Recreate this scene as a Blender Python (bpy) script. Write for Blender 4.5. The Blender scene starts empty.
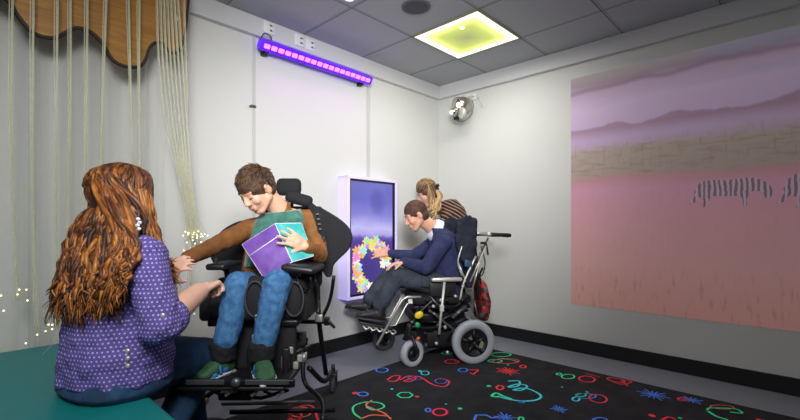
import bpy, math, random
from mathutils import Vector as V, Matrix, Quaternion, noise
random.seed(7)
C = bpy.context.scene.collection
F_, HZ, H0 = 425.0, 227.0, 1.03
CORN = V((.408, 4.504, 0)); UL = V((.690, .7238, 0)).normalized(); UR = V((UL.y, -UL.x, 0))
HC = 2.5

def P(px, py, Y):
    return V(((px-400)/F_*Y, Y, H0+(HZ-py)/F_*Y))
def onz(px, py, z=0.0):
    Y = (z-H0)*F_/(HZ-py); return V(((px-400)/F_*Y, Y, z))
def R(a, b, z): return CORN + UR*a - UL*b + V((0, 0, z))
ROOM = Matrix(((-UL.x, UR.x, 0, CORN.x), (-UL.y, UR.y, 0, CORN.y), (0, 0, 1, 0), (0, 0, 0, 1)))   # local (b, a, z)
def onplane(px, py, a):        # point seen on the plane parallel to the left wall, a metres off it -> (b, z)
    k = (px-400)/F_; c = CORN+UR*a
    b = (c.x-k*c.y)/(UL.x-k*UL.y); Y = c.y-UL.y*b
    return b, H0+(HZ-py)/F_*Y
def onright(px, py, off=0.0):  # (a, z) on the plane off metres from the right wall
    k = (px-400)/F_; c = CORN-UL*off
    a = (k*c.y-c.x)/(UR.x-k*UR.y); Y = c.y+UR.y*a
    return a, H0+(HZ-py)/F_*Y

# ---------------------------------------------------------------- materials
def lin(h):
    h = h.lstrip('#'); o = []
    for i in (0, 2, 4):
        c = int(h[i:i+2], 16)/255; o.append(c/12.92 if c <= .04045 else ((c+.055)/1.055)**2.4)
    return (*o, 1)
class N:
    def __init__(s, m): s.t = m.node_tree; s.n = s.t.nodes; s.l = s.t.links
    def new(s, ty, **kw):
        x = s.n.new(ty)
        for k, v in kw.items():
            if k in x.inputs: x.inputs[k].default_value = v
            else: setattr(x, k, v)
        return x
    def lk(s, a, b): s.l.new(a, b)
    def math(s, op, a, b=None, c=None):
        x = s.n.new('ShaderNodeMath'); x.operation = op
        for i, q in enumerate((a, b, c)):
            if q is None: continue
            if isinstance(q, (int, float)): x.inputs[i].default_value = q
            else: s.l.new(q, x.inputs[i])
        return x.outputs[0]
    def mix(s, f, a, b):
        x = s.n.new('ShaderNodeMix'); x.data_type = 'RGBA'
        for i, q in ((0, f), (6, a), (7, b)):
            if isinstance(q, (int, float, tuple)): x.inputs[i].default_value = q
            else: s.l.new(q, x.inputs[i])
        return x.outputs[2]
    def ramp(s, f, stops, interp='LINEAR'):
        x = s.n.new('ShaderNodeValToRGB'); x.color_ramp.interpolation = interp
        e = x.color_ramp.elements
        while len(e) < len(stops): e.new(1)
        for q, (p, c) in zip(e, stops): q.position = p; q.color = lin(c) if isinstance(c, str) else c
        s.l.new(f, x.inputs[0]); return x.outputs[0]
MATS = {}
def mat(name, col, rough=.6, metal=0, col2=None, nscale=30, bump=0, bscale=80, emit=None, estr=0, sheen=0, stretch=None, coat=0):
    if name in MATS: return MATS[name]
    m = bpy.data.materials.new(name); m.use_nodes = True; n = N(m); b = n.n['Principled BSDF']
    b.inputs['Base Color'].default_value = lin(col); b.inputs['Roughness'].default_value = rough
    b.inputs['Metallic'].default_value = metal; b.inputs['Sheen Weight'].default_value = sheen; b.inputs['Coat Weight'].default_value = coat
    tc = n.new('ShaderNodeTexCoord'); co = tc.outputs['Object']
    if stretch:
        mp = n.new('ShaderNodeMapping'); mp.inputs['Scale'].default_value = stretch; n.lk(co, mp.inputs[0]); co = mp.outputs[0]
    if col2:
        no = n.new('ShaderNodeTexNoise', Scale=nscale, Detail=4.0); n.lk(co, no.inputs['Vector'])
        n.lk(n.ramp(no.outputs['Fac'], [(.35, col), (.65, col2)]), b.inputs['Base Color'])
    if bump:
        no = n.new('ShaderNodeTexNoise', Scale=bscale, Detail=3.0); n.lk(co, no.inputs['Vector'])
        bp = n.new('ShaderNodeBump', Strength=bump, Distance=.01); n.lk(no.outputs['Fac'], bp.inputs['Height']); n.lk(bp.outputs[0], b.inputs['Normal'])
    if emit:
        b.inputs['Emission Color'].default_value = lin(emit); b.inputs['Emission Strength'].default_value = estr
    MATS[name] = m; return m
def M(n): return MATS[n]

mat('black_plastic', '#15161a', .45); mat('black_fabric', '#14151a', .85, bump=.3, bscale=300)
mat('black_metal', '#1b1c20', .35, .4); mat('steel', '#d0cec6', .38, .6); mat('chrome', '#dcdcd8', .12, 1)
mat('grey_metal', '#6b6d70', .4, .7); mat('tyre_grey', '#a3a8b0', .8, bump=.2, bscale=150); mat('white_plastic', '#e6e6e6', .4)
mat('tyre_dark', '#3a3b3e', .8); mat('yellow_tag', '#e0c21c', .5); mat('green_tag', '#1f9a4b', .5); mat('orange_tag', '#e2621b', .5); mat('red_tag', '#c8202c', .5)
mat('skin_fair', '#e3b196', .55, col2='#dca488', nscale=12); mat('skin_pale', '#e2b8a2', .55, col2='#d9a78e', nscale=12)
mat('lips', '#b8605a', .5); mat('eye_white', '#e8e4e0', .3); mat('eye_dark', '#20140f', .2)
mat('hair_brown', '#3a2619', .6, col2='#5c422c', nscale=40, bump=.5, bscale=150)
mat('hair_dark', '#38221a', .6, col2='#5d3d2c', nscale=40, bump=.5, bscale=150)
mat('brow', '#3a2418', .7)
mat('rust_top', '#70451c', .85, col2='#845426', nscale=25, bump=.5, bscale=35)
mat('velvet', '#25594e', .8, col2='#3c7468', nscale=22, bump=.6, bscale=30, sheen=.5)
mat('jeans_blue', '#2c5c8c', .85, col2='#4779a8', nscale=40, bump=.6, bscale=30)
mat('jeans_navy', '#15314f', .8, col2='#1f4368', nscale=14, bump=.6, bscale=25)
mat('navy_knit', '#20264a', .9, col2='#2c325a', nscale=14, bump=.5, bscale=30)
mat('slate_trouser', '#2a313d', .85, col2='#38404e', nscale=12, bump=.6, bscale=28)
mat('shoe_black', '#1c1d21', .5); mat('shoe_green', '#264a32', .7, col2='#386642', nscale=40); mat('shoe_blue', '#2d6fb8', .6); mat('shoe_white', '#c9ccd2', .5)
mat('white_cotton', '#dfe4f2', .8)
mat('teal_vinyl', '#07797a', .5, bump=.12, bscale=6)
mat('purple_cover', '#5c3490', .4, col2='#7a55aa', nscale=10, bump=.4, bscale=14, coat=.5)
mat('teal_cover', '#2f9fa0', .45, col2='#62c4bd', nscale=14, bump=.3, bscale=20)
mat('white_piping', '#e2dff0', .5)
mat('gold_button', '#cdbfae', .3, .5)
HAIR_A = [mat('auburn_dark', '#45240f', .5, col2='#613515', nscale=60, stretch=(1, 1, .2)), mat('auburn', '#703c15', .48, col2='#8d5220', nscale=60, stretch=(1, 1, .2)),
          mat('auburn_light', '#9b5a22', .45, col2='#b87a36', nscale=60, stretch=(1, 1, .2)), mat('auburn_deep', '#2f170c', .6)]
HAIR_B = [mat('blond_dark', '#745636', .5), mat('blond', '#9f8054', .45), mat('blond_light', '#c4a673', .45), mat('blond_root', '#5e4430', .5)]

def axis_mat(name, base, kind, **k):
    """fabric with a printed pattern laid out along the cloth (dots or stripes)"""
    m = mat(name, base, k.get('rough', .85), bump=k.get('bump', .4), bscale=35); n = N(m); b = n.n['Principled BSDF']
    tc = n.new('ShaderNodeTexCoord'); sp = n.new('ShaderNodeSeparateXYZ'); n.lk(tc.outputs['Object'], sp.inputs[0])
    X, Y, Z = sp.outputs
    if kind == 'dots':
        g = n.new('ShaderNodeSeparateXYZ'); n.lk(tc.outputs['Normal'], g.inputs[0])
        side = n.math('GREATER_THAN', n.math('ABSOLUTE', g.outputs[0]), n.math('ABSOLUTE', g.outputs[1]))
        u = n.math('ADD', n.math('MULTIPLY', X, n.math('SUBTRACT', 1, side)), n.math('MULTIPLY', Y, side))
        s = k['s']; zz = n.math('MULTIPLY', Z, s); row = n.math('FLOOR', zz)
        uu = n.math('ADD', n.math('MULTIPLY', u, s), n.math('MULTIPLY', row, .5))
        du = n.math('SUBTRACT', n.math('FRACT', uu), .5); dz = n.math('SUBTRACT', n.math('FRACT', zz), .5)
        d = n.math('ADD', n.math('MULTIPLY', du, du), n.math('MULTIPLY', dz, dz))
        f = n.math('LESS_THAN', d, k['r']**2)
    else:
        no = n.new('ShaderNodeTexNoise', Scale=4.0); n.lk(tc.outputs['Object'], no.inputs['Vector'])
        q = n.math('ADD', n.math('ADD', n.math('MULTIPLY', X, k.get('kx', 0)), n.math('MULTIPLY', Y, k.get('ky', 0))), n.math('ADD', n.math('MULTIPLY', Z, k['s']), n.math('MULTIPLY', no.outputs['Fac'], k.get('w', 1))))
        f = n.math('GREATER_THAN', n.math('FRACT', q), k['duty'])
    n.lk(n.mix(f, lin(base), lin(k['dot'])), b.inputs['Base Color'])
    return m
axis_mat('dotted_blouse', '#5c4e98', 'dots', s=74, r=.21, dot='#b4acdc')
axis_mat('striped_top', '#1d1716', 'stripes', s=30, kx=16, duty=.68, dot='#a07860', w=1.5)

# ---------------------------------------------------------------- mesh building
class MB:
    def __init__(s): s.v = []; s.f = []; s.mi = []; s.sm = []; s.cur = 0
    def _add(s, vs, fs, smooth):
        o = len(s.v); s.v += [tuple(p) for p in vs]
        for f in fs: s.f.append([o+i for i in f]); s.mi.append(s.cur); s.sm.append(smooth)
        return s
    def box(s, c, d, rot=None):
        c = V(c); h = [x/2 for x in d]; r = rot or Matrix.Identity(3)
        vs = [c + r @ V((sx*h[0], sy*h[1], sz*h[2])) for sx in (-1, 1) for sy in (-1, 1) for sz in (-1, 1)]
        return s._add(vs, [(0, 1, 3, 2), (4, 6, 7, 5), (0, 4, 5, 1), (2, 3, 7, 6), (0, 2, 6, 4), (1, 5, 7, 3)], False)
    def rbox(s, c, d, r=.01, rot=None, seg=3):
        """box with rounded edges (superellipsoid-ish: spheres at the corners)"""
        c = V(c); m = rot or Matrix.Identity(3); r = min(r, min(d)/2*.999)
        n = 4*seg; rings = []
        for i in range(2*seg+2):
            top = i > seg; k = i-(seg+1) if top else i
            th = (math.pi/2)*k/seg if top else -math.pi/2+(math.pi/2)*k/seg
            z = (d[2]/2-r)*(1 if top else -1)+r*math.sin(th); rr = r*math.cos(th); ring = []
            for qd in range(4):
                sx = (1, -1, -1, 1)[qd]; sy = (1, 1, -1, -1)[qd]
                for j in range(seg+1):
                    ph = qd*math.pi/2+(math.pi/2)*j/seg
                    ring.append(c+m @ V((sx*(d[0]/2-r)+rr*math.cos(ph), sy*(d[1]/2-r)+rr*math.sin(ph), z)))
            rings.append(ring)
        return s.rings(rings, True, True, smooth=r > .004)
    def rings(s, rings, cap0=True, cap1=True, closed=True, smooth=True):
        n = len(rings[0]); vs = [p for r in rings for p in r]; fs = []
        for i in range(len(rings)-1):
            for j in range(n if closed else n-1):
                k = (j+1) % n; fs.append((i*n+j, i*n+k, (i+1)*n+k, (i+1)*n+j))
        if cap0: fs.append(tuple(range(n-1, -1, -1)))
        if cap1: fs.append(tuple((len(rings)-1)*n+j for j in range(n)))
        return s._add(vs, fs, smooth)
    def loft(s, rs, seg=24, e=2.0):
        out = []
        for c, u, v in rs:
            c, u, v = V(c), V(u), V(v); ring = []
            for j in range(seg):
                t = 2*math.pi*j/seg; ct, st = math.cos(t), math.sin(t)
                a = math.copysign(abs(ct)**(2/e), ct); b = math.copysign(abs(st)**(2/e), st)
                ring.append(c+u*a+v*b)
            out.append(ring)
        return s.rings(out)
    def tube(s, pts, r, seg=8, cap=True):
        pts = [V(p) for p in pts]; n = len(pts); rr = r if isinstance(r, (list, tuple)) else [r]*n
        t = [(pts[min(i+1, n-1)]-pts[max(i-1, 0)]).normalized() for i in range(n)]
        up = V((0, 0, 1)) if abs(t[0].z) < .9 else V((1, 0, 0)); x = t[0].cross(up).normalized(); rings = []
        for i in range(n):
            x = (x-t[i]*x.dot(t[i])).normalized(); y = t[i].cross(x)
            rings.append([pts[i]+(x*math.cos(2*math.pi*j/seg)+y*math.sin(2*math.pi*j/seg))*rr[i] for j in range(seg)])
        return s.rings(rings, cap, cap)
    def ell(s, c, r, rot=None, seg=16, rg=10):
        c = V(c); m = rot or Matrix.Identity(3); r = (r, r, r) if isinstance(r, (int, float)) else r
        rings = []
        for i in range(rg+1):
            th = -math.pi/2+math.pi*max(.01, min(rg-.01, i))/rg
            rings.append([c+m @ V((r[0]*math.cos(th)*math.cos(2*math.pi*j/seg), r[1]*math.cos(th)*math.sin(2*math.pi*j/seg), r[2]*math.sin(th))) for j in range(seg)])
        return s.rings(rings)
    def cap(s, a, b, ra, rb=None, seg=14):
        a, b = V(a), V(b); rb = ra if rb is None else rb; d = b-a; L = d.length
        if L < 1e-5: return s.ell(a, ra)
        d /= L; x = d.orthogonal().normalized(); y = d.cross(x); rings = []
        for k in range(6):
            th = -math.pi/2+math.pi/2*max(k, .08)/5
            rings.append([a+d*ra*math.sin(th)+(x*math.cos(2*math.pi*j/seg)+y*math.sin(2*math.pi*j/seg))*ra*math.cos(th) for j in range(seg)])
        for k in range(6):
            th = math.pi/2*min(k, 4.92)/5
            rings.append([b+d*rb*math.sin(th)+(x*math.cos(2*math.pi*j/seg)+y*math.sin(2*math.pi*j/seg))*rb*math.cos(th) for j in range(seg)])
        return s.rings(rings)
    def lathe(s, c, ax, prof, seg=32):
        c = V(c); ax = V(ax).normalized(); x = ax.orthogonal().normalized(); y = ax.cross(x); rings = []
        for r, h in prof:
            rings.append([c+ax*h+(x*math.cos(2*math.pi*j/seg)+y*math.sin(2*math.pi*j/seg))*r for j in range(seg)])
        return s.rings(rings, prof[0][0] > 1e-4 and prof[0] != prof[-1], prof[-1][0] > 1e-4 and prof[0] != prof[-1])
    def prism(s, pts, th, smooth=False):
        pts = [V(p) for p in pts]; th = V(th); n = len(pts)
        vs = pts+[p+th for p in pts]
        fs = [tuple(range(n-1, -1, -1)), tuple(range(n, 2*n))]+[(i, (i+1) % n, n+(i+1) % n, n+i) for i in range(n)]
        return s._add(vs, fs, smooth)
    def ribbon(s, pts, w, nrm, closed=False):
        pts = [V(p) for p in pts]; n = len(pts); nrm = V(nrm); L = []; 
        for i in range(n):
            a = pts[(i-1) % n] if closed else pts[max(i-1, 0)]; b = pts[(i+1) % n] if closed else pts[min(i+1, n-1)]
            q = (b-a).cross(nrm).normalized()*w/2; L += [pts[i]+q, pts[i]-q]
        fs = [(2*i, 2*i+1, (2*i+3) % (2*n), (2*i+2) % (2*n)) for i in range(n if closed else n-1)]
        return s._add(L, fs, False)
    def mesh(s, name, mats):
        me = bpy.data.meshes.new(name); me.from_pydata(s.v, [], s.f)
        for m in (mats if isinstance(mats, list) else [mats]): me.materials.append(m if not isinstance(m, str) else MATS[m])
        me.polygons.foreach_set('material_index', s.mi); me.polygons.foreach_set('use_smooth', s.sm); me.update(); return me
    def build(s, name, mats, parent=None, world=None, bevel=0, fix=True):
        me = s.mesh(name, mats)
        if fix:
            import bmesh
            bm = bmesh.new(); bm.from_mesh(me); bmesh.ops.recalc_face_normals(bm, faces=bm.faces); bm.to_mesh(me); bm.free()
        o = bpy.data.objects.new(name, me); C.objects.link(o)
        if world is not None: o.matrix_world = world
        if parent is not None: o.parent = parent
        if bevel:
            b = o.modifiers.new('bevel', 'BEVEL'); b.width = bevel; b.segments = 2; b.limit_method = 'ANGLE'
        return o
def blob(mb, name, mats, parent=None, voxel=.006, smooth=4, wr=0, wsize=.07, keep=1.0):
    """union of the collected shapes into one continuous skin"""
    me = mb.mesh(name, mats); o = bpy.data.objects.new(name, me); C.objects.link(o)
    r = o.modifiers.new('r', 'REMESH'); r.mode = 'VOXEL'; r.voxel_size = voxel; r.use_smooth_shade = True
    if smooth:
        q = o.modifiers.new('s', 'SMOOTH'); q.iterations = smooth; q.factor = .5
    if wr:
        t = bpy.data.textures.new('folds', 'CLOUDS'); t.noise_scale = wsize; t.noise_depth = 2
        d = o.modifiers.new('d', 'DISPLACE'); d.texture = t; d.strength = wr; d.mid_level = .5; d.texture_coords = 'LOCAL'
    dg = bpy.context.evaluated_depsgraph_get(); dg.update()
    nm = bpy.data.meshes.new_from_object(o.evaluated_get(dg)); nm.name = name
    o.modifiers.clear(); o.data = nm; bpy.data.meshes.remove(me)
    nm.polygons.foreach_set('use_smooth', [True]*len(nm.polygons))
    if parent is not None: o.parent = parent
    return o
def tag(o, label=None, cat=None, group=None, kind=None):
    if label: o['label'] = label
    if cat: o['category'] = cat
    if group: o['group'] = group
    if kind: o['kind'] = kind
    return o
def empty(name, loc, rz, label, cat, group=None):
    o = bpy.data.objects.new(name, None); C.objects.link(o)
    o.matrix_world = Matrix.Translation(V(loc)) @ Matrix.Rotation(rz, 4, 'Z'); o.empty_display_size = .1
    return tag(o, label, cat, group)
def spline(pts, n=8):
    pts = [V(p) for p in pts]; out = []
    q = [pts[0]*2-pts[1]]+pts+[pts[-1]*2-pts[-2]]
    for i in range(1, len(q)-2):
        for k in range(n):
            t = k/n; a, b, c, d = q[i-1], q[i], q[i+1], q[i+2]
            out.append(.5*((2*b)+(c-a)*t+(2*a-5*b+4*c-d)*t*t+(3*b-a-3*c+d)*t**3))
    return out+[pts[-1]]
def basis(x, y, z): return Matrix((x, y, z)).transposed()
I4 = Matrix.Identity(4)

# ================================================================ SETTING
A1, B1 = 4.9, 5.6     # room size along the right / left wall
def wall_mat(name, col):
    m = mat(name, col, .75, bump=.05, bscale=300); return m
wall_mat('wall_paint', '#d3d4d0')
# floor
m = mat('grey_vinyl', '#7d818c', .42); n = N(m); b = n.n['Principled BSDF']; tc = n.new('ShaderNodeTexCoord')
no = n.new('ShaderNodeTexNoise', Scale=260.0, Detail=2.0); n.lk(tc.outputs['Object'], no.inputs['Vector'])
n.lk(n.ramp(no.outputs['Fac'], [(.35, '#70747f'), (.6, '#8b8f9a'), (.72, '#b4b8c2')]), b.inputs['Base Color'])
def struct(o): return tag(o, kind='structure')
struct(MB().box((B1/2, A1/2, -.05), (B1+.3, A1+.3, .1)).build('floor', m, world=ROOM))
struct(MB().box((B1/2, -.05, HC/2+.04), (B1+.2, .1, HC+.1)).build('wall_left', 'wall_paint', world=ROOM))
struct(MB().box((-.05, A1/2, HC/2+.04), (.1, A1, HC+.1)).build('wall_right', 'wall_paint', world=ROOM))
struct(MB().box((B1+.05, A1/2, HC/2+.04), (.1, A1, HC+.1)).build('wall_back', 'wall_paint', world=ROOM))
struct(MB().box((B1/2, A1+.05, HC/2+.04), (B1+.2, .1, HC+.1)).build('wall_far', 'wall_paint', world=ROOM))
# ceiling with tile grid
m = mat('ceiling_tile', '#8d9097', .9); n = N(m); b = n.n['Principled BSDF']; tc = n.new('ShaderNodeTexCoord')
sp = n.new('ShaderNodeSeparateXYZ'); n.lk(tc.outputs['Object'], sp.inputs[0])
def gl(o, off, w):
    f = n.math('FRACT', n.math('DIVIDE', n.math('SUBTRACT', o, off-w/2), .6)); return n.math('LESS_THAN', f, w/.6)
g = n.math('MAXIMUM', gl(sp.outputs[0], .51, .024), gl(sp.outputs[1], .62, .024))
g2 = n.math('MAXIMUM', gl(sp.outputs[0], .498, .006), gl(sp.outputs[1], .608, .006))
no = n.new('ShaderNodeTexNoise', Scale=120.0, Detail=2.0); n.lk(tc.outputs['Object'], no.inputs['Vector'])
base = n.ramp(no.outputs['Fac'], [(.3, '#a3a7ab'), (.7, '#b0b4b8')])
n.lk(n.mix(g2, n.mix(g, base, lin('#989c9e')), lin('#505256')), b.inputs['Base Color'])
struct(MB().box((B1/2, A1/2, HC+.05), (B1+.3, A1+.3, .1)).build('ceiling', m, world=ROOM))
mat('trim_white', '#cfcfd0', .45); mat('black_skirting', '#15171a', .55)
struct(MB().box((B1/2, .0225, 2.435), (B1, .045, .13)).build('trim_1', 'trim_white', world=ROOM, bevel=.004))
struct(MB().box((.0225, A1/2+.0225, 2.435), (.045, A1-.045, .13)).build('trim_2', 'trim_white', world=ROOM, bevel=.004))
mat('strip_grey', '#bfc0bc', .5)
def stripv(name, px, z0, z1, w=.03):
    bb, _ = onplane(px, 200, .005)
    return struct(MB().box((bb, .005, (z0+z1)/2), (w, .01, z1-z0)).build(name, 'strip_grey', world=ROOM, bevel=.002))
stripv('trim_3', 254, .11, 2.37, .02); stripv('trim_4', 368.5, 1.465, 2.37, .035); stripv('trim_5', 32, .11, 2.37)
struct(MB().box((B1/2, .006, .055), (B1, .012, .11)).build('baseboard_left', 'black_skirting', world=ROOM, bevel=.004))
struct(MB().box((.006, A1/2+.006, .055), (.012, A1-.012, .11)).build('baseboard_right', 'black_skirting', world=ROOM, bevel=.004))

# ================================================================ RUG
for nm, c in (('neon_red', '#ff3048'), ('neon_green', '#30f0a0'), ('neon_cyan', '#45e8f5'), ('neon_blue', '#4d8cff'), ('neon_orange', '#ff7a50')): mat(nm, c, .8)
mat('rug_black', '#16161b', .95, col2='#26262c', nscale=9, bump=.6, bscale=400)
def build_rug():
    r = MB(); ra0, ra1, rb0, rb1 = .575, 4.1, .43, 3.0
    r.box(((rb0+rb1)/2, (ra0+ra1)/2, .004), (rb1-rb0, ra1-ra0, .008))
    RI = ROOM.inverted(); z = .0088; UP = V((0, 0, 1))
    col = dict(r=1, g=2, c=3, b=4, o=5)
    def fl(px, py): return RI @ onz(px, py, z)
    def line(c, pts, w=.011, closed=False, n=6):
        r.cur = col[c]; q = [fl(*p) for p in pts]
        if n > 1: q = spline(q+([q[0]] if closed else []), n); 
        r.ribbon([V((p.x, p.y, z)) for p in q], w, UP); r.cur = 0
    def oval(c, px, py, w, h, t=0, a0=0, a1=360, n=20, wd=.011):
        pts = []
        for i in range(n+1):
            a = math.radians(a0+(a1-a0)*i/n); x, y = w/2*math.cos(a), h/2*math.sin(a); tt = math.radians(t)
            pts.append((px+x*math.cos(tt)-y*math.sin(tt), py+x*math.sin(tt)+y*math.cos(tt)))
        line(c, pts, wd, n=1)
    def dot(c, px, py, s=.014):
        r.cur = col[c]; p = fl(px, py)
        r._add([V((p.x+s*math.cos(k*math.pi/4), p.y+s*math.sin(k*math.pi/4), z)) for k in range(8)], [tuple(range(8))], False); r.cur = 0
    def star(c, px, py, s=.045, k=5):
        r.cur = col[c]; p = fl(px, py)
        for i in range(k):
            a = math.pi*i/k+.3; d = V((math.cos(a), math.sin(a), 0))*s*(1 if i % 2 else .75); r.ribbon([V((p.x, p.y, z))-d, V((p.x, p.y, z))+d], .008, UP)
        r.cur = 0
    oval('o', 300, 412, 22, 10); oval('r', 296, 416, 12, 8); line('r', [(288, 421), (296, 408), (312, 406), (318, 420)], .012); dot('r', 290, 404); dot('r', 313, 403)
    line('g', [(362, 419), (354, 413), (354, 406), (366, 402), (380, 403), (384, 407), (374, 410), (366, 407)])
    line('o', [(372, 400), (366, 405), (374, 409), (384, 413), (391, 419)]); line('o', [(360, 419), (372, 415), (388, 416)])
    dot('r', 355, 393, .02); oval('b', 363, 394, 10, 4, wd=.01)
    oval('g', 405, 395, 16, 6, n=6); dot('r', 417, 396.5, .015); dot('c', 392, 389, .01)
    line('r', [(387, 380), (393, 376), (400, 376), (396, 381), (388, 381)]); line('r', [(400, 380), (408, 376), (416, 377), (412, 381), (404, 381), (412, 378)])
    line('r', [(412, 378), (420, 377), (430, 383), (438, 386), (446, 386), (449, 381), (440, 378)]); oval('b', 415, 378, 14, 4, wd=.006); oval('b', 441, 381, 12, 5, wd=.006)
    oval('b', 382, 370, 12, 4.5); oval('c', 425, 373, 8, 4, wd=.008); dot('c', 420, 371)
    oval('b', 463, 370, 10, 4, n=6); line('r', [(468, 370), (478, 370), (474, 374), (478, 376), (470, 373)])
    oval('r', 452, 361.5, 14, 4); oval('r', 459, 360, 8, 3); oval('g', 447, 353, 10, 3, wd=.008)
    oval('g', 501, 354.5, 20, 4); oval('r', 506, 361, 26, 5); line('g', [(489, 362), (500, 359), (512, 360), (518, 362)], .008); oval('g', 495, 361, 14, 3)
    star('r', 508, 371, .09, 7); oval('r', 523, 366.5, 6, 2.6)
    oval('r', 500, 387.5, 7, 4, wd=.014); dot('g', 489, 386, .016); dot('g', 508, 365, .01)
    line('c', [(508, 381), (519, 381), (518, 386), (508, 387), (518, 384), (527, 386), (522, 390), (513, 390), (524, 388), (534, 391), (541, 396), (536, 400), (522, 401), (508, 399), (497, 396)], .014)
    line('g', [(499, 397), (492, 396), (496, 393), (503, 396), (512, 399)], .018); star('b', 522, 402, .02, 4)
    oval('b', 428, 410, 5, 3.5); oval('r', 440, 412, 14, 7, wd=.014); dot('g', 460, 408.5, .014); dot('c', 446, 404, .007)
    line('b', [(474, 421), (476, 415), (486, 415), (492, 418), (498, 417)], .014, n=1); star('b', 505, 417, .06, 5); oval('g', 521, 419, 5, 4)
    oval('g', 568, 376.5, 13, 4.5); oval('g', 559, 374, 5, 2); oval('r', 587, 379, 16, 6, 5); dot('g', 562, 387, .008)
    oval('r', 616, 380, 18, 3.5, 10); line('r', [(608, 379), (620, 384), (632, 382), (622, 380), (628, 386)], .01); line('r', [(585, 373), (600, 377)], .008)
    oval('b', 586, 396, 20, 5); oval('g', 581, 395, 10, 3); oval('c', 576, 399, 7, 4); oval('r', 598, 398.5, 18, 8, 8); dot('g', 587, 392, .01)
    star('b', 653, 394.5, .09, 7); star('b', 559, 409, .05, 5); dot('b', 556, 406, .01)
    oval('r', 683, 399, 10, 3); star('b', 692, 400, .06, 5)
    line('g', [(707, 410), (710, 408), (722, 408), (736, 409), (742, 413), (730, 412)], .012); line('g', [(708, 411), (716, 416), (728, 420)], .016); oval('o', 722, 407, 24, 4, 3, wd=.006)
    dot('r', 652, 415.5, .018); line('r', [(660, 421), (668, 417), (676, 419)], .012); dot('g', 680, 418, .01); oval('b', 600, 420, 14, 5)
    rnd = random.Random(3)                                        # the part of the rug nearer than the frame
    for i in range(60):
        bb, aa = rnd.uniform(.6, 2.9), rnd.uniform(.75, 4.0); w = ROOM @ V((bb, aa, z))
        py = HZ+F_*H0/w.y if w.y > .2 else 999
        if py < 428: continue
        r.cur = rnd.randint(1, 5)
        if i % 3 == 0: r.ribbon([V((bb+.07*math.cos(t/10*6.28), aa+.045*math.sin(t/10*6.28), z)) for t in range(11)], .011, UP)
        elif i % 3 == 1: r.ribbon(spline([V((bb+rnd.uniform(-.12, .12), aa+rnd.uniform(-.12, .12), z)) for _ in range(5)], 6), .012, UP)
        else:
            for k in range(4):
                d = V((math.cos(k*.8), math.sin(k*.8), 0))*.04; r.ribbon([V((bb, aa, z))-d, V((bb, aa, z))+d], .008, UP)
    r.cur = 0
    me = r.build('rug', ['rug_black', 'neon_red', 'neon_green', 'neon_cyan', 'neon_blue', 'neon_orange'], world=ROOM, fix=False)
    tag(me, 'black carpet rug printed with neon squiggles, stars and rings on the grey floor', 'rug')
build_rug()

# ================================================================ BENCH
bench = empty('padded_platform', R(.9, 3.9, 0), 0, 'large teal padded platform in the left foreground under the long haired woman', 'bench')
bm_ = MB().rbox((3.86, 1.03, .39), (1.58, 1.86, .12), .025); o = bm_.build('mattress', 'teal_vinyl'); o.matrix_world = ROOM; 
def keep_parent(o, p):
    bpy.context.view_layer.update(); o.parent = p; o.matrix_parent_inverse = p.matrix_world.inverted(); return o
keep_parent(o, bench)
o = MB().rbox((3.86, 1.03, .165), (1.54, 1.82, .33), .01).build('base', 'teal_vinyl'); o.matrix_world = ROOM; keep_parent(o, bench)

# ================================================================ WOODEN BOARD, CURTAIN, STRANDS
m = mat('plywood', '#9a6428', .5); n = N(m); b = n.n['Principled BSDF']; tc = n.new('ShaderNodeTexCoord')
mp = n.new('ShaderNodeMapping'); mp.inputs['Scale'].default_value = (1.2, 1, 14); n.lk(tc.outputs['Object'], mp.inputs[0])
no = n.new('ShaderNodeTexNoise', Scale=3.0, Detail=6.0, Distortion=1.2); n.lk(mp.outputs[0], no.inputs['Vector'])
n.lk(n.ramp(no.outputs['Fac'], [(.3, '#8d5f22'), (.5, '#9d6e2c'), (.7, '#ac7d38')]), b.inputs['Base Color'])
mat('board_edge', '#2a1a10', .6)
out = [(-20, -14), (7.6, 0), (17, 14), (28.6, 28.6), (38, 35), (48, 37.5), (57, 37), (68.6, 30.5), (78, 27.8), (91.4, 32.4), (103, 43.8), (110.5, 57), (118, 63.5), (125.7, 66.3), (135, 67), (141, 65), (145, 59), (148.6, 48.5), (154, 43), (162, 43), (167.6, 49.5), (172, 52.5), (177, 51.5), (181, 45.7), (184.8, 30.5), (187, 8), (188.5, -6)]
bp = [onplane(x, y, .20) for x, y in out]
bp = [(b_, min(z_, 2.44)) for b_, z_ in bp]
bp = [(p.x, p.z) for p in spline([V((q[0], 0, q[1])) for q in bp], 4)]
bp = [(bp[0][0], 2.455)]+bp+[(bp[-1][0], 2.455)]
brd = MB(); brd.prism([(q[0], .19, q[1]) for q in bp], (0, .018, 0))
o = brd.build('wooden_board', m, world=ROOM)
tag(o, 'wavy edged brown plywood canopy board high on the left wall above the sheer curtain', 'board')
e = MB(); e.tube([(q[0], .199, q[1]) for q in bp[1:-1]], .0115, 8); eo = e.build('edge_band', 'board_edge', world=ROOM); keep_parent(eo, o)
sc = MB(); q = onplane(178.5, 18.5, .21); sc.lathe((q[0], .208, q[1]), (0, 1, 0), [(.0001, 0), (.014, 0), (.014, .003), (.007, .005), (.0001, .005)], 16)
keep_parent(sc.build('fixing_screw', 'steel', world=ROOM), o)
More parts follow.
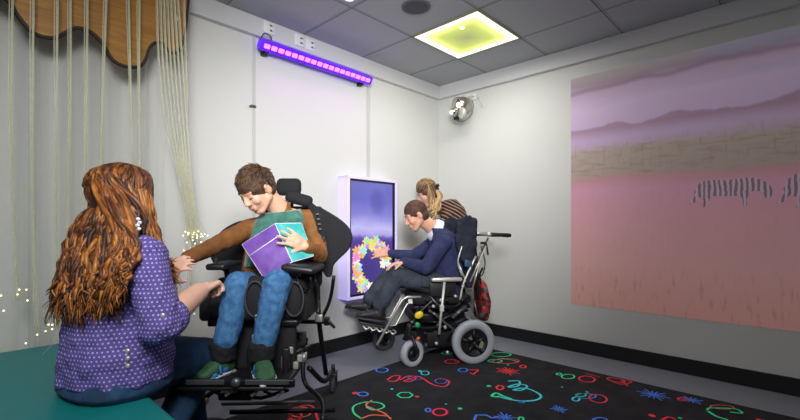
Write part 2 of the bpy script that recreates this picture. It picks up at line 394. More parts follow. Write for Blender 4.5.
# sheer curtain
m = bpy.data.materials.new('sheer_voile'); m.use_nodes = True; MATS['sheer_voile'] = m; n = N(m); bs = n.n['Principled BSDF']
bs.inputs['Base Color'].default_value = lin('#dfe2da'); bs.inputs['Roughness'].default_value = .9
tr = n.new('ShaderNodeBsdfTransparent'); mx = n.new('ShaderNodeMixShader')
lw = n.new('ShaderNodeLayerWeight', Blend=.35); 
n.lk(n.math('ADD', n.math('MULTIPLY', lw.outputs['Facing'], .6), .16), mx.inputs[0]); n.lk(tr.outputs[0], mx.inputs[1]); n.lk(bs.outputs[0], mx.inputs[2]); n.lk(mx.outputs[0], n.n['Material Output'].inputs[0])
def curtain(b0, b1, a, label, name='sheer_curtain', z0=.06, z1=2.36, seed=1):
    rnd = random.Random(seed); cols = int((b1-b0)/.008); rows = 26; ph = [rnd.uniform(0, 6.28) for _ in range(4)]; g = []
    for j in range(rows+1):
        z = z0+(z1-z0)*j/rows; row = []
        for i in range(cols+1):
            x = b0+(b1-b0)*i/cols; amp = .018*(1-.3*j/rows)
            yy = .6*amp*math.sin(x*52+ph[0]+.5*math.sin(z*2))+.008*math.sin(x*23+ph[1]+.7*z)+.005*math.sin(x*91+ph[2])
            row.append(V((x, a+yy, z)))
        g.append(row)
    c = MB().rings(g, False, False, closed=False); o = c.build(name, m, world=ROOM, fix=False)
    tag(o, label, 'curtain'); return o
b_l, _ = onplane(-60, 100, .1); b_r, _ = onplane(168, 100, .1)
curtain(b_r, b_l, .045, 'wide sheer white voile curtain hanging on the left wall behind the auburn haired woman')
# hanging strands
m = mat('strand_glow', '#c9c9a4', .35, emit='#ddd9a0', estr=.12); mat('tip_glow', '#fffbe0', .3, emit='#fff0b0', estr=3)
m2 = bpy.data.materials.new('strand_clear'); m2.use_nodes = True; MATS['strand_clear'] = m2; n = N(m2); bs = n.n['Principled BSDF']
bs.inputs['Base Color'].default_value = lin('#d5d6b8'); bs.inputs['Roughness'].default_value = .3
tc = n.new('ShaderNodeTexCoord'); no = n.new('ShaderNodeTexNoise', Scale=160.0); n.lk(tc.outputs['Object'], no.inputs['Vector'])
n.lk(n.ramp(no.outputs['Fac'], [(.3, '#c9caa8'), (.7, '#efefd8')]), bs.inputs['Base Color'])
tr = n.new('ShaderNodeBsdfTransparent'); mx = n.new('ShaderNodeMixShader', Fac=.38); n.lk(tr.outputs[0], mx.inputs[1]); n.lk(bs.outputs[0], mx.inputs[2]); n.lk(mx.outputs[0], n.n['Material Output'].inputs[0])
def strand(pts, a, r, label, group, tips=0, seed=0, spread=.05):
    """pts in photo pixels down the strand, hung a metres off the left wall"""
    w = []
    for x, y in pts:
        bb, z = onplane(x, y, a); w.append(V((bb, a, min(z, 2.49))))
    w = spline(w, 6); w = [V((p.x, p.y, min(p.z, 2.495))) for p in w]; s = MB()
    offs = [(0, 0)] + [(r*1.6*math.cos(k*2.1), r*1.6*math.sin(k*2.1)) for k in range(3)]
    for k, (dx, dy) in enumerate(offs):
        s.tube([p+V((dx*(1+.5*math.sin(i*.35+k)), dy*(1+.5*math.cos(i*.4+k*2)), 0)) for i, p in enumerate(w)], r*(.8 if k else 1), 6)
    o = s.build('fibre_strand', m2, world=ROOM, fix=False); tag(o, label, 'light strand', group)
    rnd = random.Random(seed)
    for i in range(tips):
        p = w[-1]+V((rnd.uniform(-spread, spread), rnd.uniform(-.02, .03), rnd.uniform(-spread*1.6, spread*.9)))
        f_ = MB().tube(spline([w[-4], (w[-1]+p)/2+V((rnd.uniform(-.02, .02), 0, .02)), p], 4), .0010, 4).build('loose_fibre', m2, world=ROOM, fix=False); keep_parent(f_, o)
        keep_parent(MB().ell(p, .0034, seg=8, rg=6).build('light_tip', 'tip_glow', world=ROOM, fix=False), f_)
GS = 'fibre optic strands hanging over the wooden board'
spec = [([(12, -8), (11, 120), (14, 230), (18, 300)], 'thin pale fibre strand nearest the left edge of the photo', 6),
        ([(33, -8), (32, 110), (33, 220), (37, 335)], 'pale fibre strand crossing the left end of the wooden board where it slopes down', 5),
        ([(57, -8), (56, 120), (56, 240), (58, 330)], 'fibre strand hanging over the low left lobe of the wooden board', 2),
        ([(70, -8), (70, 110), (68, 200), (66, 320)], 'fibre strand crossing the raised notch left of the board middle', 2),
        ([(87, -8), (86, 110), (84, 220), (80, 330)], 'fibre strand hanging over the middle rise of the wooden board', 0),
        ([(106, -8), (104, 60), (101, 160), (100, 300)], 'fibre strand slanting over the steep side of the boards deep lobe', 0),
        ([(128, -8), (130, 70), (133, 180), (134, 300)], 'fibre strand crossing the deepest lobe of the board, left one of a close pair', 0),
        ([(139, -8), (139, 70), (140, 180), (141, 300)], 'fibre strand crossing the deepest lobe of the board, right one of a close pair', 0)]
for i, (pts, lab, tips) in enumerate(spec): strand(pts, .26+.01*(i % 3), .0036, lab, GS, tips, i, .07)
for i in range(7):
    x0 = 157+i*3.4; x1 = 189+i*1.7
    strand([(x0, -8), (x0+2+i*.5, 60), (x0+10, 130), (x1-7, 190), (x1, 238)], .27+.012*(i % 3), .0026, 'pale fibre strand in the gathered bunch sweeping down to the boys outstretched hand', 'bunch of fibre strands swept towards the boy', 5, 20+i, .045)
strand([(184, -8), (187, 100), (188, 200), (192, 300)], .24, .0026, 'straight fibre strand hanging at the right end of the board behind the bunch', GS, 3, 40, .05)

# ================================================================ LEFT WALL FITTINGS
m = mat('uv_glow', '#c050ff', .4, emit='#e04dff', estr=5.5); mat('uv_body', '#3c22a0', .4, emit='#5a14e0', estr=.9)
uv = empty('ultraviolet_light_bar', R(.1, 1.57, 2.305), 0, 'glowing purple LED light bar mounted high on the left wall under the trunking', 'light')
L0, L1 = 1.07, 2.07
rot = Matrix.Rotation(math.radians(-35), 3, 'X')
keep_parent(MB().rbox(((L0+L1)/2, .085, 2.30), (L1-L0, .05, .078), .012, rot).build('housing', 'uv_body', world=ROOM), uv)
for s_ in (0, 1):
    x = (L0, L1)[s_]; d = (-1, 1)[s_]
    q = MB(); q.rbox((x+d*.010, .084, 2.30), (.018, .055, .07), .008, rot); keep_parent(q.build('end_cap', 'uv_body', world=ROOM), uv)
    q = MB(); q.box((x-d*.05, .02, 2.265), (.03, .04, .03)); q.box((x-d*.05, .05, 2.258), (.02, .05, .008)); keep_parent(q.build('bracket', 'black_plastic', world=ROOM), uv)
for i in range(18):
    x = L0+.03+(L1-L0-.06)*i/17
    nrm = rot @ V((0, 1, 0)); c = V((x, .085, 2.30))+nrm*.025
    keep_parent(MB().rbox(c, (.042, .012, .030), .005, rot).build('led_lens', 'uv_glow', world=ROOM), uv)
q = MB(); q.tube(spline([(2.08, .08, 2.32), (2.06, .1, 2.37), (2.0, .08, 2.375), (1.98, .05, 2.36), (2.0, .03, 2.37)], 6), .004, 6); keep_parent(q.build('cable', 'black_plastic', world=ROOM), uv)
mat('socket_slot', '#4d5058', .5)
for (px, py), lab in (((269, 28), 'white double socket on the trunking above the left end of the purple light bar'),
                      ((299.5, 40.5), 'white socket above the middle of the purple bar, left one of the adjacent pair'), ((310.5, 45), 'white socket above the middle of the purple bar, right one of the adjacent pair')):
    bb, z = onplane(px, py, .05); o = empty('wall_socket', R(.045, bb, z), 0, lab, 'socket', 'sockets on the trunking')
    keep_parent(MB().rbox((bb, .051, z), (.085, .012, .085), .005).build('plate', 'white_plastic', world=ROOM), o)
    for dz in (-.018, .018):
        q = MB(); q.box((bb-.012, .0575, z+dz), (.018, .002, .012)); q.box((bb-.03, .0575, z+dz), (.004, .002, .008)); keep_parent(q.build('outlet', 'socket_slot', world=ROOM), o)
bb, z = onplane(253.5, 106, .02)
q = MB().rbox((bb, .013, z), (.035, .02, .018), .004); q.tube([(bb-.02, .018, z), (bb+.03, .018, z-.004)], .004, 6)
tag(q.build('cable_clip', 'grey_metal', world=ROOM), 'tiny grey clip on the vertical wall strip left of the purple light bar', 'clip')

# screen
scr = empty('interactive_screen', R(.0, 1.05, .42), 0, 'tall lit touch screen in a white surround on the left wall near the corner', 'screen')
S0, S1, Z0, Z1, SD = .755, 1.338, .43, 1.452, .125
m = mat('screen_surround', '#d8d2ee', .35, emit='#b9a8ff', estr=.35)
q = MB(); 
for (c, d) in ((((S0+S1)/2, SD/2, Z1-.012), (S1-S0, SD, .024)), (((S0+S1)/2, SD/2, Z0+.012), (S1-S0, SD, .024)), ((S0+.014, SD/2, (Z0+Z1)/2), (.028, SD, Z1-Z0)), ((S1-.014, SD/2, (Z0+Z1)/2), (.028, SD, Z1-Z0)), (((S0+S1)/2, .02, (Z0+Z1)/2), (S1-S0-.02, .04, Z1-Z0-.02))): q.box(c, d)
keep_parent(q.build('surround', m, world=ROOM, bevel=.004), scr)
q = MB(); x0, x1, z0, z1 = S0+.028, S1-.028, Z0+.024, Z1-.024
for c, d in ((((x0+x1)/2, .112, z1-.008), (x1-x0, .014, .016)), (((x0+x1)/2, .112, z0+.008), (x1-x0, .014, .016)), ((x0+.012, .112, (z0+z1)/2), (.024, .014, z1-z0)), ((x1-.006, .112, (z0+z1)/2), (.012, .014, z1-z0))): q.box(c, d)
keep_parent(q.build('bezel', 'black_plastic', world=ROOM), scr)
m = bpy.data.materials.new('screen_picture'); m.use_nodes = True; n = N(m); bs = n.n['Principled BSDF']; bs.inputs['Base Color'].default_value = lin('#101018'); bs.inputs['Roughness'].default_value = .2
tc = n.new('ShaderNodeTexCoord'); sp = n.new('ShaderNodeSeparateXYZ'); n.lk(tc.outputs['Object'], sp.inputs[0])
no = n.new('ShaderNodeTexNoise', Scale=7.0, Detail=5.0); n.lk(tc.outputs['Object'], no.inputs['Vector'])
zz = n.math('DIVIDE', n.math('SUBTRACT', sp.outputs[2], z0), z1-z0)
f = n.math('ADD', zz, n.math('MULTIPLY', n.math('SUBTRACT', no.outputs['Fac'], .5), .09))
colr = n.ramp(f, [(.0, '#43357c'), (.30, '#4c3c8c'), (.46, '#54439a'), (.49, '#6c5cb4'), (.52, '#b0a4e6'), (.58, '#c2bcf2'), (.70, '#8683d4'), (.82, '#6a6bc4'), (1., '#6f70c0')])
# rounded head-like shape in the cloudy sky of the picture
dx = n.math('DIVIDE', n.math('SUBTRACT', sp.outputs[0], .99), .10); dz = n.math('DIVIDE', n.math('SUBTRACT', sp.outputs[2], 1.25), .13)
d = n.math('ADD', n.math('MULTIPLY', dx, dx), n.math('MULTIPLY', dz, dz)); d = n.math('ADD', d, n.math('MULTIPLY', no.outputs['Fac'], 1.2))
ff = n.math('MULTIPLY', n.math('SUBTRACT', 1.7, d), .9); cl = n.new('ShaderNodeClamp'); n.lk(ff, cl.inputs[0])
colr = n.mix(n.math('MULTIPLY', cl.outputs[0], .55), colr, lin('#4a4698'))
n.lk(colr, bs.inputs['Emission Color']); bs.inputs['Emission Strength'].default_value = 1.05
FC = ['#ffe45a', '#a8f5a8', '#ff8ad2', '#fff6e4', '#a4ecf5', '#d68cf5', '#ffb46a', '#e4f58a', '#f5f0ff']
mats = [m]+[mat('glow_flower_%s' % 'abcdefghi'[i], '#101010', .4, emit=c, estr=1.0) for i, c in enumerate(FC)]
q = MB(); q.box(((x0+x1)/2, .100, (z0+z1)/2), (x1-x0-.01, .02, z1-z0-.01))
rnd = random.Random(11)
path = spline([V((*onplane(x, y, .11), 0)) for x, y in ((386, 262), (385, 254), (379, 246), (372, 243), (363, 247), (358, 256), (356, 266), (358, 276), (363, 284), (362, 292), (369, 296), (372, 288))], 5)
for i, p in enumerate(path*3):
    c = V((p.x+rnd.uniform(-.04, .04), .1108+.00012*(i % 29), p.y+rnd.uniform(-.04, .04))); rr = rnd.uniform(.030, .052); q.cur = rnd.choice(range(1, 10)); k0 = rnd.uniform(0, 6)
    vs = []
    for k in range(20):
        a = k/20*2*math.pi+k0; r_ = rr*(.72+.28*math.cos(5*(a-k0))); vs.append(c+V((math.cos(a)*r_, 0, math.sin(a)*r_)))
    if all(x0+.02 < v.x < x1-.02 and z0+.01 < v.z for v in vs): q._add(vs, [tuple(range(20))], False)
keep_parent(q.build('display', mats, world=ROOM, fix=False), scr)

# ================================================================ CEILING FITTINGS
pl = empty('ceiling_panel_light', R(.92, .81, HC-.02), 0, 'square ceiling light panel glowing yellow green with a white rim', 'light')
m = bpy.data.materials.new('panel_glow'); m.use_nodes = True; n = N(m); bs = n.n['Principled BSDF']
tc = n.new('ShaderNodeTexCoord'); sp = n.new('ShaderNodeSeparateXYZ'); n.lk(tc.outputs['Object'], sp.inputs[0])
ax = n.math('ABSOLUTE', n.math('SUBTRACT', sp.outputs[0], .81)); ay = n.math('ABSOLUTE', n.math('SUBTRACT', sp.outputs[1], .92))
mm = n.new('ShaderNodeMath'); mm.operation = 'SMOOTH_MAX'; mm.inputs[2].default_value = .08; n.lk(ax, mm.inputs[0]); n.lk(ay, mm.inputs[1])
n.lk(n.ramp(mm.outputs[0], [(.0, '#c3cf84'), (.15, '#ccd964'), (.21, '#eef58a'), (.25, '#ffffe6')]), bs.inputs['Emission Color'])
n.lk(n.math('MULTIPLY_ADD', mm.outputs[0], 3.0, .6), bs.inputs['Emission Strength']); bs.inputs['Base Color'].default_value = lin('#404038')
keep_parent(MB().box((.81, .92, HC-.003), (.575, .575, .006)).build('diffuser', m, world=ROOM), pl)
q = MB(); 
for c, d in (((.51+.006, .92, HC-.005), (.012, .6, .01)), ((1.11-.006, .92, HC-.005), (.012, .6, .01)), ((.81, .62+.006, HC-.005), (.6, .012, .01)), ((.81, 1.22-.006, HC-.005), (.6, .012, .01))): q.box(c, d)
keep_parent(q.build('frame', mat('frame_olive', '#85866a', .5), world=ROOM), pl)
p = onz(462, 28, HC-.012); keep_parent(MB().ell(p, (.016, .016, .006)).build('painted_glint', mat('spot_white', '#ffffff', .3, emit='#fffff0', estr=2.5)), pl)  # bright reflection on the diffuser, put in as a small glowing bead
p = onz(416, 6.5, HC); sp_ = empty('ceiling_speaker', p, 0, 'round dark grey loudspeaker grille in a ceiling tile left of the yellow panel', 'speaker')
mat('speaker_grey', '#4c4e54', .7, bump=.5, bscale=500)
q = MB().lathe(p, (0, 0, -1), [(.0001, .001), (.078, .001), (.082, .006), (.078, .006), (.0001, .006)], 36); keep_parent(q.build('grille', 'speaker_grey'), sp_)
q = MB().lathe(p, (0, 0, -1), [(.081, 0), (.098, 0), (.097, .006), (.083, .009), (.081, 0)], 36); keep_parent(q.build('rim', mat('rim_grey', '#5d5f66', .6)), sp_)
p = onz(349, -2.5, HC); dl = empty('ceiling_downlight', p, 0, 'small round lit downlight in the ceiling cut by the top edge of the photo', 'light')
keep_parent(MB().lathe(p, (0, 0, -1), [(.030, 0), (.046, 0), (.044, .006), (.032, .007), (.030, 0)], 28).build('rim', 'white_plastic'), dl)
keep_parent(MB().lathe(p, (0, 0, -1), [(.0001, .001), (.03, .001), (.028, .005), (.0001, .005)], 24).build('bulb', mat('bulb_warm', '#fff8e0', .3, emit='#fff3d0', estr=6)), dl)

# spotlight on right wall
a_s, z_s = onright(462, 107, .16)
spl = empty('effect_spotlight', R(a_s, .03, z_s), 0, 'small chrome spotlight on a bracket high on the right wall near the corner', 'light')
KS = 1.45
def S(b_, a, z): return V((b_, a_s+a*KS, z_s+z*KS))
q = MB(); q.box(S(.012, .03, .085), (.012, .05, .06)); q.tube([S(.015, .03, .085), S(.09, .03, .085), S(.12, .015, .075)], .006, 8); q.tube(spline([S(.015, .05, .07), S(.05, .09, .06), S(.03, .1, .0)], 6), .003, 6)
keep_parent(q.build('wall_bracket', 'white_plastic', world=ROOM), spl)
q = MB(); q.tube([S(.15, .085*math.sin(t), -.01-.085*math.cos(t)) for t in [math.radians(-120+i*20) for i in range(13)]], .0045, 8); keep_parent(q.build('yoke', 'grey_metal', world=ROOM), spl)
dirn = V((.85, -.35, -.25)).normalized()
q = MB().lathe(S(.16, 0, .01)-dirn*.09, dirn, [(.0001, 0), (.04, .0), (.065, .02), (.082, .07), (.086, .15), (.079, .152), (.065, .11), (.0001, .10)], 36); keep_parent(q.build('lamp_housing', mat('bronze_chrome', '#b4b0a4', .22, .85), world=ROOM), spl)
q = MB().lathe(S(.16, 0, .01)+dirn*.02, dirn, [(.0001, .0), (.066, .0), (.066, .006), (.0001, .008)], 28); keep_parent(q.build('lens', mat('lens_dark', '#6a5a48', .15, coat=1), world=ROOM), spl)
q = MB().ell(S(.17, 0, .015)+dirn*.03, .027); keep_parent(q.build('bulb', mat('spot_bulb', '#fff4dc', .3, emit='#fff0d4', estr=1.8), world=ROOM), spl)
q = MB().lathe(S(.20, -.022, -.03), dirn, [(.0001, 0), (.030, 0), (.035, .06), (.026, .062), (.0001, .06)], 20); keep_parent(q.build('side_lamp', 'chrome', world=ROOM), spl)
q = MB().ell(S(.20, -.022, -.03)+dirn*.058, .021); keep_parent(q.build('side_bulb', 'spot_bulb', world=ROOM), spl)
q = MB().lathe(S(.19, .03, -.05), V((1, -.5, -.1)), [(.0001, 0), (.05, 0), (.055, .03), (.048, .034), (.0001, .03)], 24); keep_parent(q.build('reflector', mat('pale_reflector', '#d5d5c8', .25, .3), world=ROOM), spl)
q = MB(); q.rbox(S(.17, -.04, -.07), (.03, .05, .03), .005); q.tube([S(.17, -.04, -.06), S(.15, -.02, -.02)], .006, 6); keep_parent(q.build('clamp', 'black_metal', world=ROOM), spl)

# ================================================================ PROJECTED PICTURE on right wall: projector light painted on a thin glowing panel
PA0, PA1, PZ0, PZ1 = 1.402, 4.35, .392, 2.257
m = bpy.data.materials.new('painted_projection'); m.use_nodes = True; n = N(m); bs = n.n['Principled BSDF']; bs.inputs['Roughness'].default_value = .8
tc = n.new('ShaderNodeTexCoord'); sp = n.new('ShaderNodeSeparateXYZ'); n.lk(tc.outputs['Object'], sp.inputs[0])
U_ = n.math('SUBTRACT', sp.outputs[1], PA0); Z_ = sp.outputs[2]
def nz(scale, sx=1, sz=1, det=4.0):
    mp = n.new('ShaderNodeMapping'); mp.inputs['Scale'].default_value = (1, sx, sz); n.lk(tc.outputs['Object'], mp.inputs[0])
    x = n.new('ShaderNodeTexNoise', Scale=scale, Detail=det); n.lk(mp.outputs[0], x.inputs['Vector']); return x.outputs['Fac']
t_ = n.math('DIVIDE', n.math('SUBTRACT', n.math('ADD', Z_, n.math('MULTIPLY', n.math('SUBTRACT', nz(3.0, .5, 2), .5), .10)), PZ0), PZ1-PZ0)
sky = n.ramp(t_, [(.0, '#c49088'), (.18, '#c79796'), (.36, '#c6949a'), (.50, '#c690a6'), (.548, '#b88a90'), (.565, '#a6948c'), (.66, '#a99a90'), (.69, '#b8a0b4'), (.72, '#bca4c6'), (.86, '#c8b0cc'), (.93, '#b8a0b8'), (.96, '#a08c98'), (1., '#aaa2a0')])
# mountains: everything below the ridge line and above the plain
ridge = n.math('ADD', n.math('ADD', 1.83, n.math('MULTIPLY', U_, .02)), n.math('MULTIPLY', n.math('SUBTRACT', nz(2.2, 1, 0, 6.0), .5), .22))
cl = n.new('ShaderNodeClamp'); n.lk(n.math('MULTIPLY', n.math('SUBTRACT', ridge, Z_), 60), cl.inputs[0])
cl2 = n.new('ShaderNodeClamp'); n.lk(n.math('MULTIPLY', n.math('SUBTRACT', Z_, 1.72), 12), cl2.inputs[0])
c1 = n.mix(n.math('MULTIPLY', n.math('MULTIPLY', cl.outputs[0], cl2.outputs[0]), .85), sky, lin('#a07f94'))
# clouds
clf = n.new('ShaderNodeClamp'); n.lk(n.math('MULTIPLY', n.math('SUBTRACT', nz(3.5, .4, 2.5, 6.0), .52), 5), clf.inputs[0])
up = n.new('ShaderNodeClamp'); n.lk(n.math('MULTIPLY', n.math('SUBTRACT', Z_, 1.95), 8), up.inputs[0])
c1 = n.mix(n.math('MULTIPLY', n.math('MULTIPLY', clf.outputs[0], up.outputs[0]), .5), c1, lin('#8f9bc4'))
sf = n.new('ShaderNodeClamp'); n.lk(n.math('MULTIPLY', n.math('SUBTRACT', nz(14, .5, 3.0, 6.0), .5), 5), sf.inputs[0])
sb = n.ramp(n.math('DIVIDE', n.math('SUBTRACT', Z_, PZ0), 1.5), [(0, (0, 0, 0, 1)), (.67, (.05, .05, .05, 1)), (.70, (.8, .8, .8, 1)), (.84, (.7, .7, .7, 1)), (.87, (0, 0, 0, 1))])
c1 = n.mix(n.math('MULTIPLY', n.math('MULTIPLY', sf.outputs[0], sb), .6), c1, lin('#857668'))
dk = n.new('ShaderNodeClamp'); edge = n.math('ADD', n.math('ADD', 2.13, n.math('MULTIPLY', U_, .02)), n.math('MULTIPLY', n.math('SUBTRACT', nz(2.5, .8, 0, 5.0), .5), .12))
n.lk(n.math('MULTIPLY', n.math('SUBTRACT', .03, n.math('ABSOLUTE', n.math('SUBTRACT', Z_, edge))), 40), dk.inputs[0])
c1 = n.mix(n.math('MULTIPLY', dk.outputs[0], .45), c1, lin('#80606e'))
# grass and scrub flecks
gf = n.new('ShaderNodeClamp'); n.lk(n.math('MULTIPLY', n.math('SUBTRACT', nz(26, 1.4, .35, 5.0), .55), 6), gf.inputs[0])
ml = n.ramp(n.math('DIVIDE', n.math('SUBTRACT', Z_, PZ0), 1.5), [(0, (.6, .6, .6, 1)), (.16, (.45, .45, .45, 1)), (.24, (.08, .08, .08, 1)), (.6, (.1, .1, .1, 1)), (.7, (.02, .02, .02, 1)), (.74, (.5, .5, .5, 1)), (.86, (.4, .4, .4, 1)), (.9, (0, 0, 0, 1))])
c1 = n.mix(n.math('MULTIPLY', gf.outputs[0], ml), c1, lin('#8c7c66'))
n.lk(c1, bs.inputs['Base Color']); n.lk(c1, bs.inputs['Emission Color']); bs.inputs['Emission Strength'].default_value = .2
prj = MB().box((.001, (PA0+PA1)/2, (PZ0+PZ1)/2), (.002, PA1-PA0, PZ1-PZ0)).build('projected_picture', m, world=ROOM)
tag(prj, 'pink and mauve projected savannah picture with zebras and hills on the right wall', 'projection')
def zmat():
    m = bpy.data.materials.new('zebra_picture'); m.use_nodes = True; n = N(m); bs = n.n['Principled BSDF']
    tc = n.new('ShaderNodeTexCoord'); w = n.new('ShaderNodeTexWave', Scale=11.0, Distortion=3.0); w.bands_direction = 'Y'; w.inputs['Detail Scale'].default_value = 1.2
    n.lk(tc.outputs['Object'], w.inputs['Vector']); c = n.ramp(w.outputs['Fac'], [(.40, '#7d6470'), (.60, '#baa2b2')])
    n.lk(c, bs.inputs['Base Color']); n.lk(c, bs.inputs['Emission Color']); bs.inputs['Emission Strength'].default_value = .2; return m  # stripes carry the same painted projector glow as the panel
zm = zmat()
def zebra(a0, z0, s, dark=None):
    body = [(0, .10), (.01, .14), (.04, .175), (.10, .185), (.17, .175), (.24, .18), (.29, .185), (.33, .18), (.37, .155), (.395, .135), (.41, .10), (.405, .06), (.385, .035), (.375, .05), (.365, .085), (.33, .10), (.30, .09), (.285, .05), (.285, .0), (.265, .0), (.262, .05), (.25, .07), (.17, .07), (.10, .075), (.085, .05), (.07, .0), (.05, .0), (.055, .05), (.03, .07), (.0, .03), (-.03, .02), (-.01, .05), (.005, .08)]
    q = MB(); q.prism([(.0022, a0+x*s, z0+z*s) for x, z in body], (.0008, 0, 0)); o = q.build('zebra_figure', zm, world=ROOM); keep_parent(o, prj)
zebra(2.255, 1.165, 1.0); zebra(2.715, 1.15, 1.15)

# ================================================================ PEOPLE
def frame(Fw, U):
    y = V(Fw).normalized(); z = V(U); z = (z-y*z.dot(y)).normalized(); x = y.cross(z); return basis(x, y, z)
def head_shapes(q, c, m, s=1.0):
    c = V(c); T = lambda x, y, z: c+m @ (V((x, y, z))*s)
    q.ell(T(0, -.012, .032), [.076*s, .094*s, .088*s], m, 20, 14)
    q.ell(T(0, .03, -.018), [.062*s, .062*s, .084*s], m, 18, 12)
    q.ell(T(0, .052, -.088), [.03*s, .03*s, .026*s], m)
    for k in (-1, 1):
        q.cap(T(k*.055, .0, -.045), T(k*.018, .058, -.09), .022*s, .018*s)
        q.ell(T(k*.036, .062, -.022), [.025*s, .022*s, .027*s], m)
        q.cap(T(k*.012, .085, .032), T(k*.046, .072, .03), .008*s, .007*s); q.ell(T(k*.030, .074, .009), [.0155*s, .011*s, .0095*s], m)
        q.ell(T(k*.011, .098, -.024), .0085*s)
        q.ell(T(k*.079, -.006, -.008), [.009*s, .018*s, .027*s], m @ Matrix.Rotation(k*.35, 3, 'Z'))
        q.ell(T(k*.083, .0, .012), [.006*s, .016*s, .012*s], m)
    q.cap(T(0, .084, .022), T(0, .103, -.020), .007*s, .0115*s)
    q.cap(T(-.018, .083, -.052), T(.018, .083, -.052), .010*s); q.cap(T(-.014, .082, -.064), T(.014, .082, -.064), .010*s)
def face_parts(parent, c, m, s=1.0, brow='brow', smile=False, shut=False):
    c = V(c); T = lambda x, y, z: c+m @ (V((x, y, z))*s)
    for k in (-1, 1):
        if not shut: MB().ell(T(k*.030, .0765, .010), [.0135*s, .009*s, .0042*s], m, 12, 8).build('eye', 'eye_white', parent)
        if not shut: MB().ell(T(k*.030, .0835, .009), [.0058*s, .003*s, .0040*s], m, 12, 8).build('iris', 'eye_dark', parent)
        MB().tube([T(k*.016, .083, .003), T(k*.03, .0858, .000), T(k*.044, .079, .003)], [.001*s, .0022*s, .001*s], 6).build('eyelashes', brow, parent)
        MB().tube([T(k*.012, .0895, .035), T(k*.03, .0855, .040), T(k*.048, .074, .034)], [.002*s, .0035*s, .001*s], 6).build('eyebrow', brow, parent)
    w = .027 if smile else .022; u = .006 if smile else 0
    MB().tube(spline([T(-w, .081, -.058+u), T(0, .0935, -.059), T(w, .081, -.058+u)], 5), [.002*s]+[.0042*s]*9+[.002*s], 8).build('lips', 'lips', parent)
def hand(q, w, d, n, s=1.0, curl=.3, side=1, spread=.12, thumb=.3, curls=None):
    """palm and five fingers; w wrist, d where the hand points, n the back of the hand"""
    w = V(w); d = V(d).normalized(); n = V(n); n = (n-d*n.dot(d)).normalized(); sd = d.cross(n)*side
    kn = []
    for i in range(4):
        k = w+(d*(.088-.005*abs(i-1))+sd*(.033-.022*i))*s; kn.append(k)
        q.cap(w+sd*(.016-.011*i)*s, k, .0145*s, .0115*s, 10)
    q.ell(w+d*.05*s, .028*s if False else [.02*s]*3)
    for i, L in enumerate((.072, .082, .076, .058)):
        dv = (d+sd*spread*(1.5-i)).normalized(); p = kn[i]; ax = sd; cu = (curls[i] if curls else curl)
        for j, (f, r0, r1) in enumerate(((.45, .0098, .0088), (.30, .0088, .008), (.25, .008, .0066))):
            dv = Matrix.Rotation(-cu*side*(1 if j else .8), 3, ax) @ dv if True else dv
            # bend towards the palm
            if (dv.dot(n)) > .35: dv = (dv-n*2*dv.dot(n)).normalized()
            e = p+dv*L*f*s; q.cap(p, e, r0*s, r1*s, 10); p = e
    p = w+(d*.022+sd*.026)*s; dv = (d*.62+sd*.72-n*.25).normalized()
    for j, (L, r0, r1) in enumerate(((.04, .0135, .0115), (.032, .0108, .0098), (.026, .0098, .008))):
        e = p+dv*L*s; q.cap(p, e, r0*s, r1*s, 10); p = e; dv = (dv+(d*.6-sd*.35-n*.5)*thumb).normalized()
def tufts(q, c, m, s, n, test, L=(.012, .024), seed=1, comb=V((0, -.5, -.6)), rad=(.081, .096, .090), off=(0, -.016, .036), mats=1):
    rnd = random.Random(seed); c = V(c)
    for _ in range(n):
        v = V((rnd.gauss(0, 1), rnd.gauss(0, 1), rnd.gauss(0, 1))).normalized()
        if not test(v): continue
        p = V((v.x*rad[0]+off[0], v.y*rad[1]+off[1], v.z*rad[2]+off[2])); t = comb-v*comb.dot(v)
        t = (t.normalized() if t.length > .05 else V((1, 0, 0)))+v*rnd.uniform(-.05, .14)+V((rnd.uniform(-.25, .25), rnd.uniform(-.15, .15), 0)); l = rnd.uniform(*L)
        a = p-v*.004; b = p+t.normalized()*l
        q.cur = rnd.randrange(mats); q.tube([c+m @ (a*s), c+m @ ((a+(b-a)*.5+v*.002)*s), c+m @ (b*s)], [.0034*s, .0028*s, .0006*s], 5)
    q.cur = 0
def shoe(name, ankle, toe, mt, parent, s=1.0, sole='shoe_black', high=.05, width=.042):
    a, t = V(ankle), V(toe); d = (t-a); d.z = 0 if abs(d.z) < .02 else d.z; L = d.length; d = d.normalized(); up = V((0, 0, 1)); up = (up-d*up.dot(d)).normalized(); sd = d.cross(up)
    base = a-up*.075*s; q = MB(); W = width*s
    heel = base-d*.05*s; tt = base+d*(L+.01)
    q.loft([(heel+up*.028*s, sd*W*.55, up*.022*s), (heel+d*.03*s+up*.034*s, sd*W*.8, up*.034*s), (base+d*.02*s+up*.045*s, sd*W*.85, up*.045*s), (base+d*L*.5+up*.034*s, sd*W*.95, up*.034*s), (base+d*L*.8+up*.024*s, sd*W, up*.026*s), (tt+up*.016*s, sd*W*.6, up*.016*s)], 16, 2.3)
    q.cap(base+up*.04*s, a+up*high*s, .040*s, .042*s)
    sh = blob(q, name, mt, parent, .005, 3)
    r = MB(); r.loft([(heel-d*.004, sd*W*.6, up*.008*s), (base+up*0, sd*W*.95, up*.010*s), (base+d*L*.75, sd*W*1.06, up*.010*s), (tt+d*.004+up*.002, sd*W*.65, up*.008*s)], 14, 3); r.build('sole', sole, sh)
    return sh

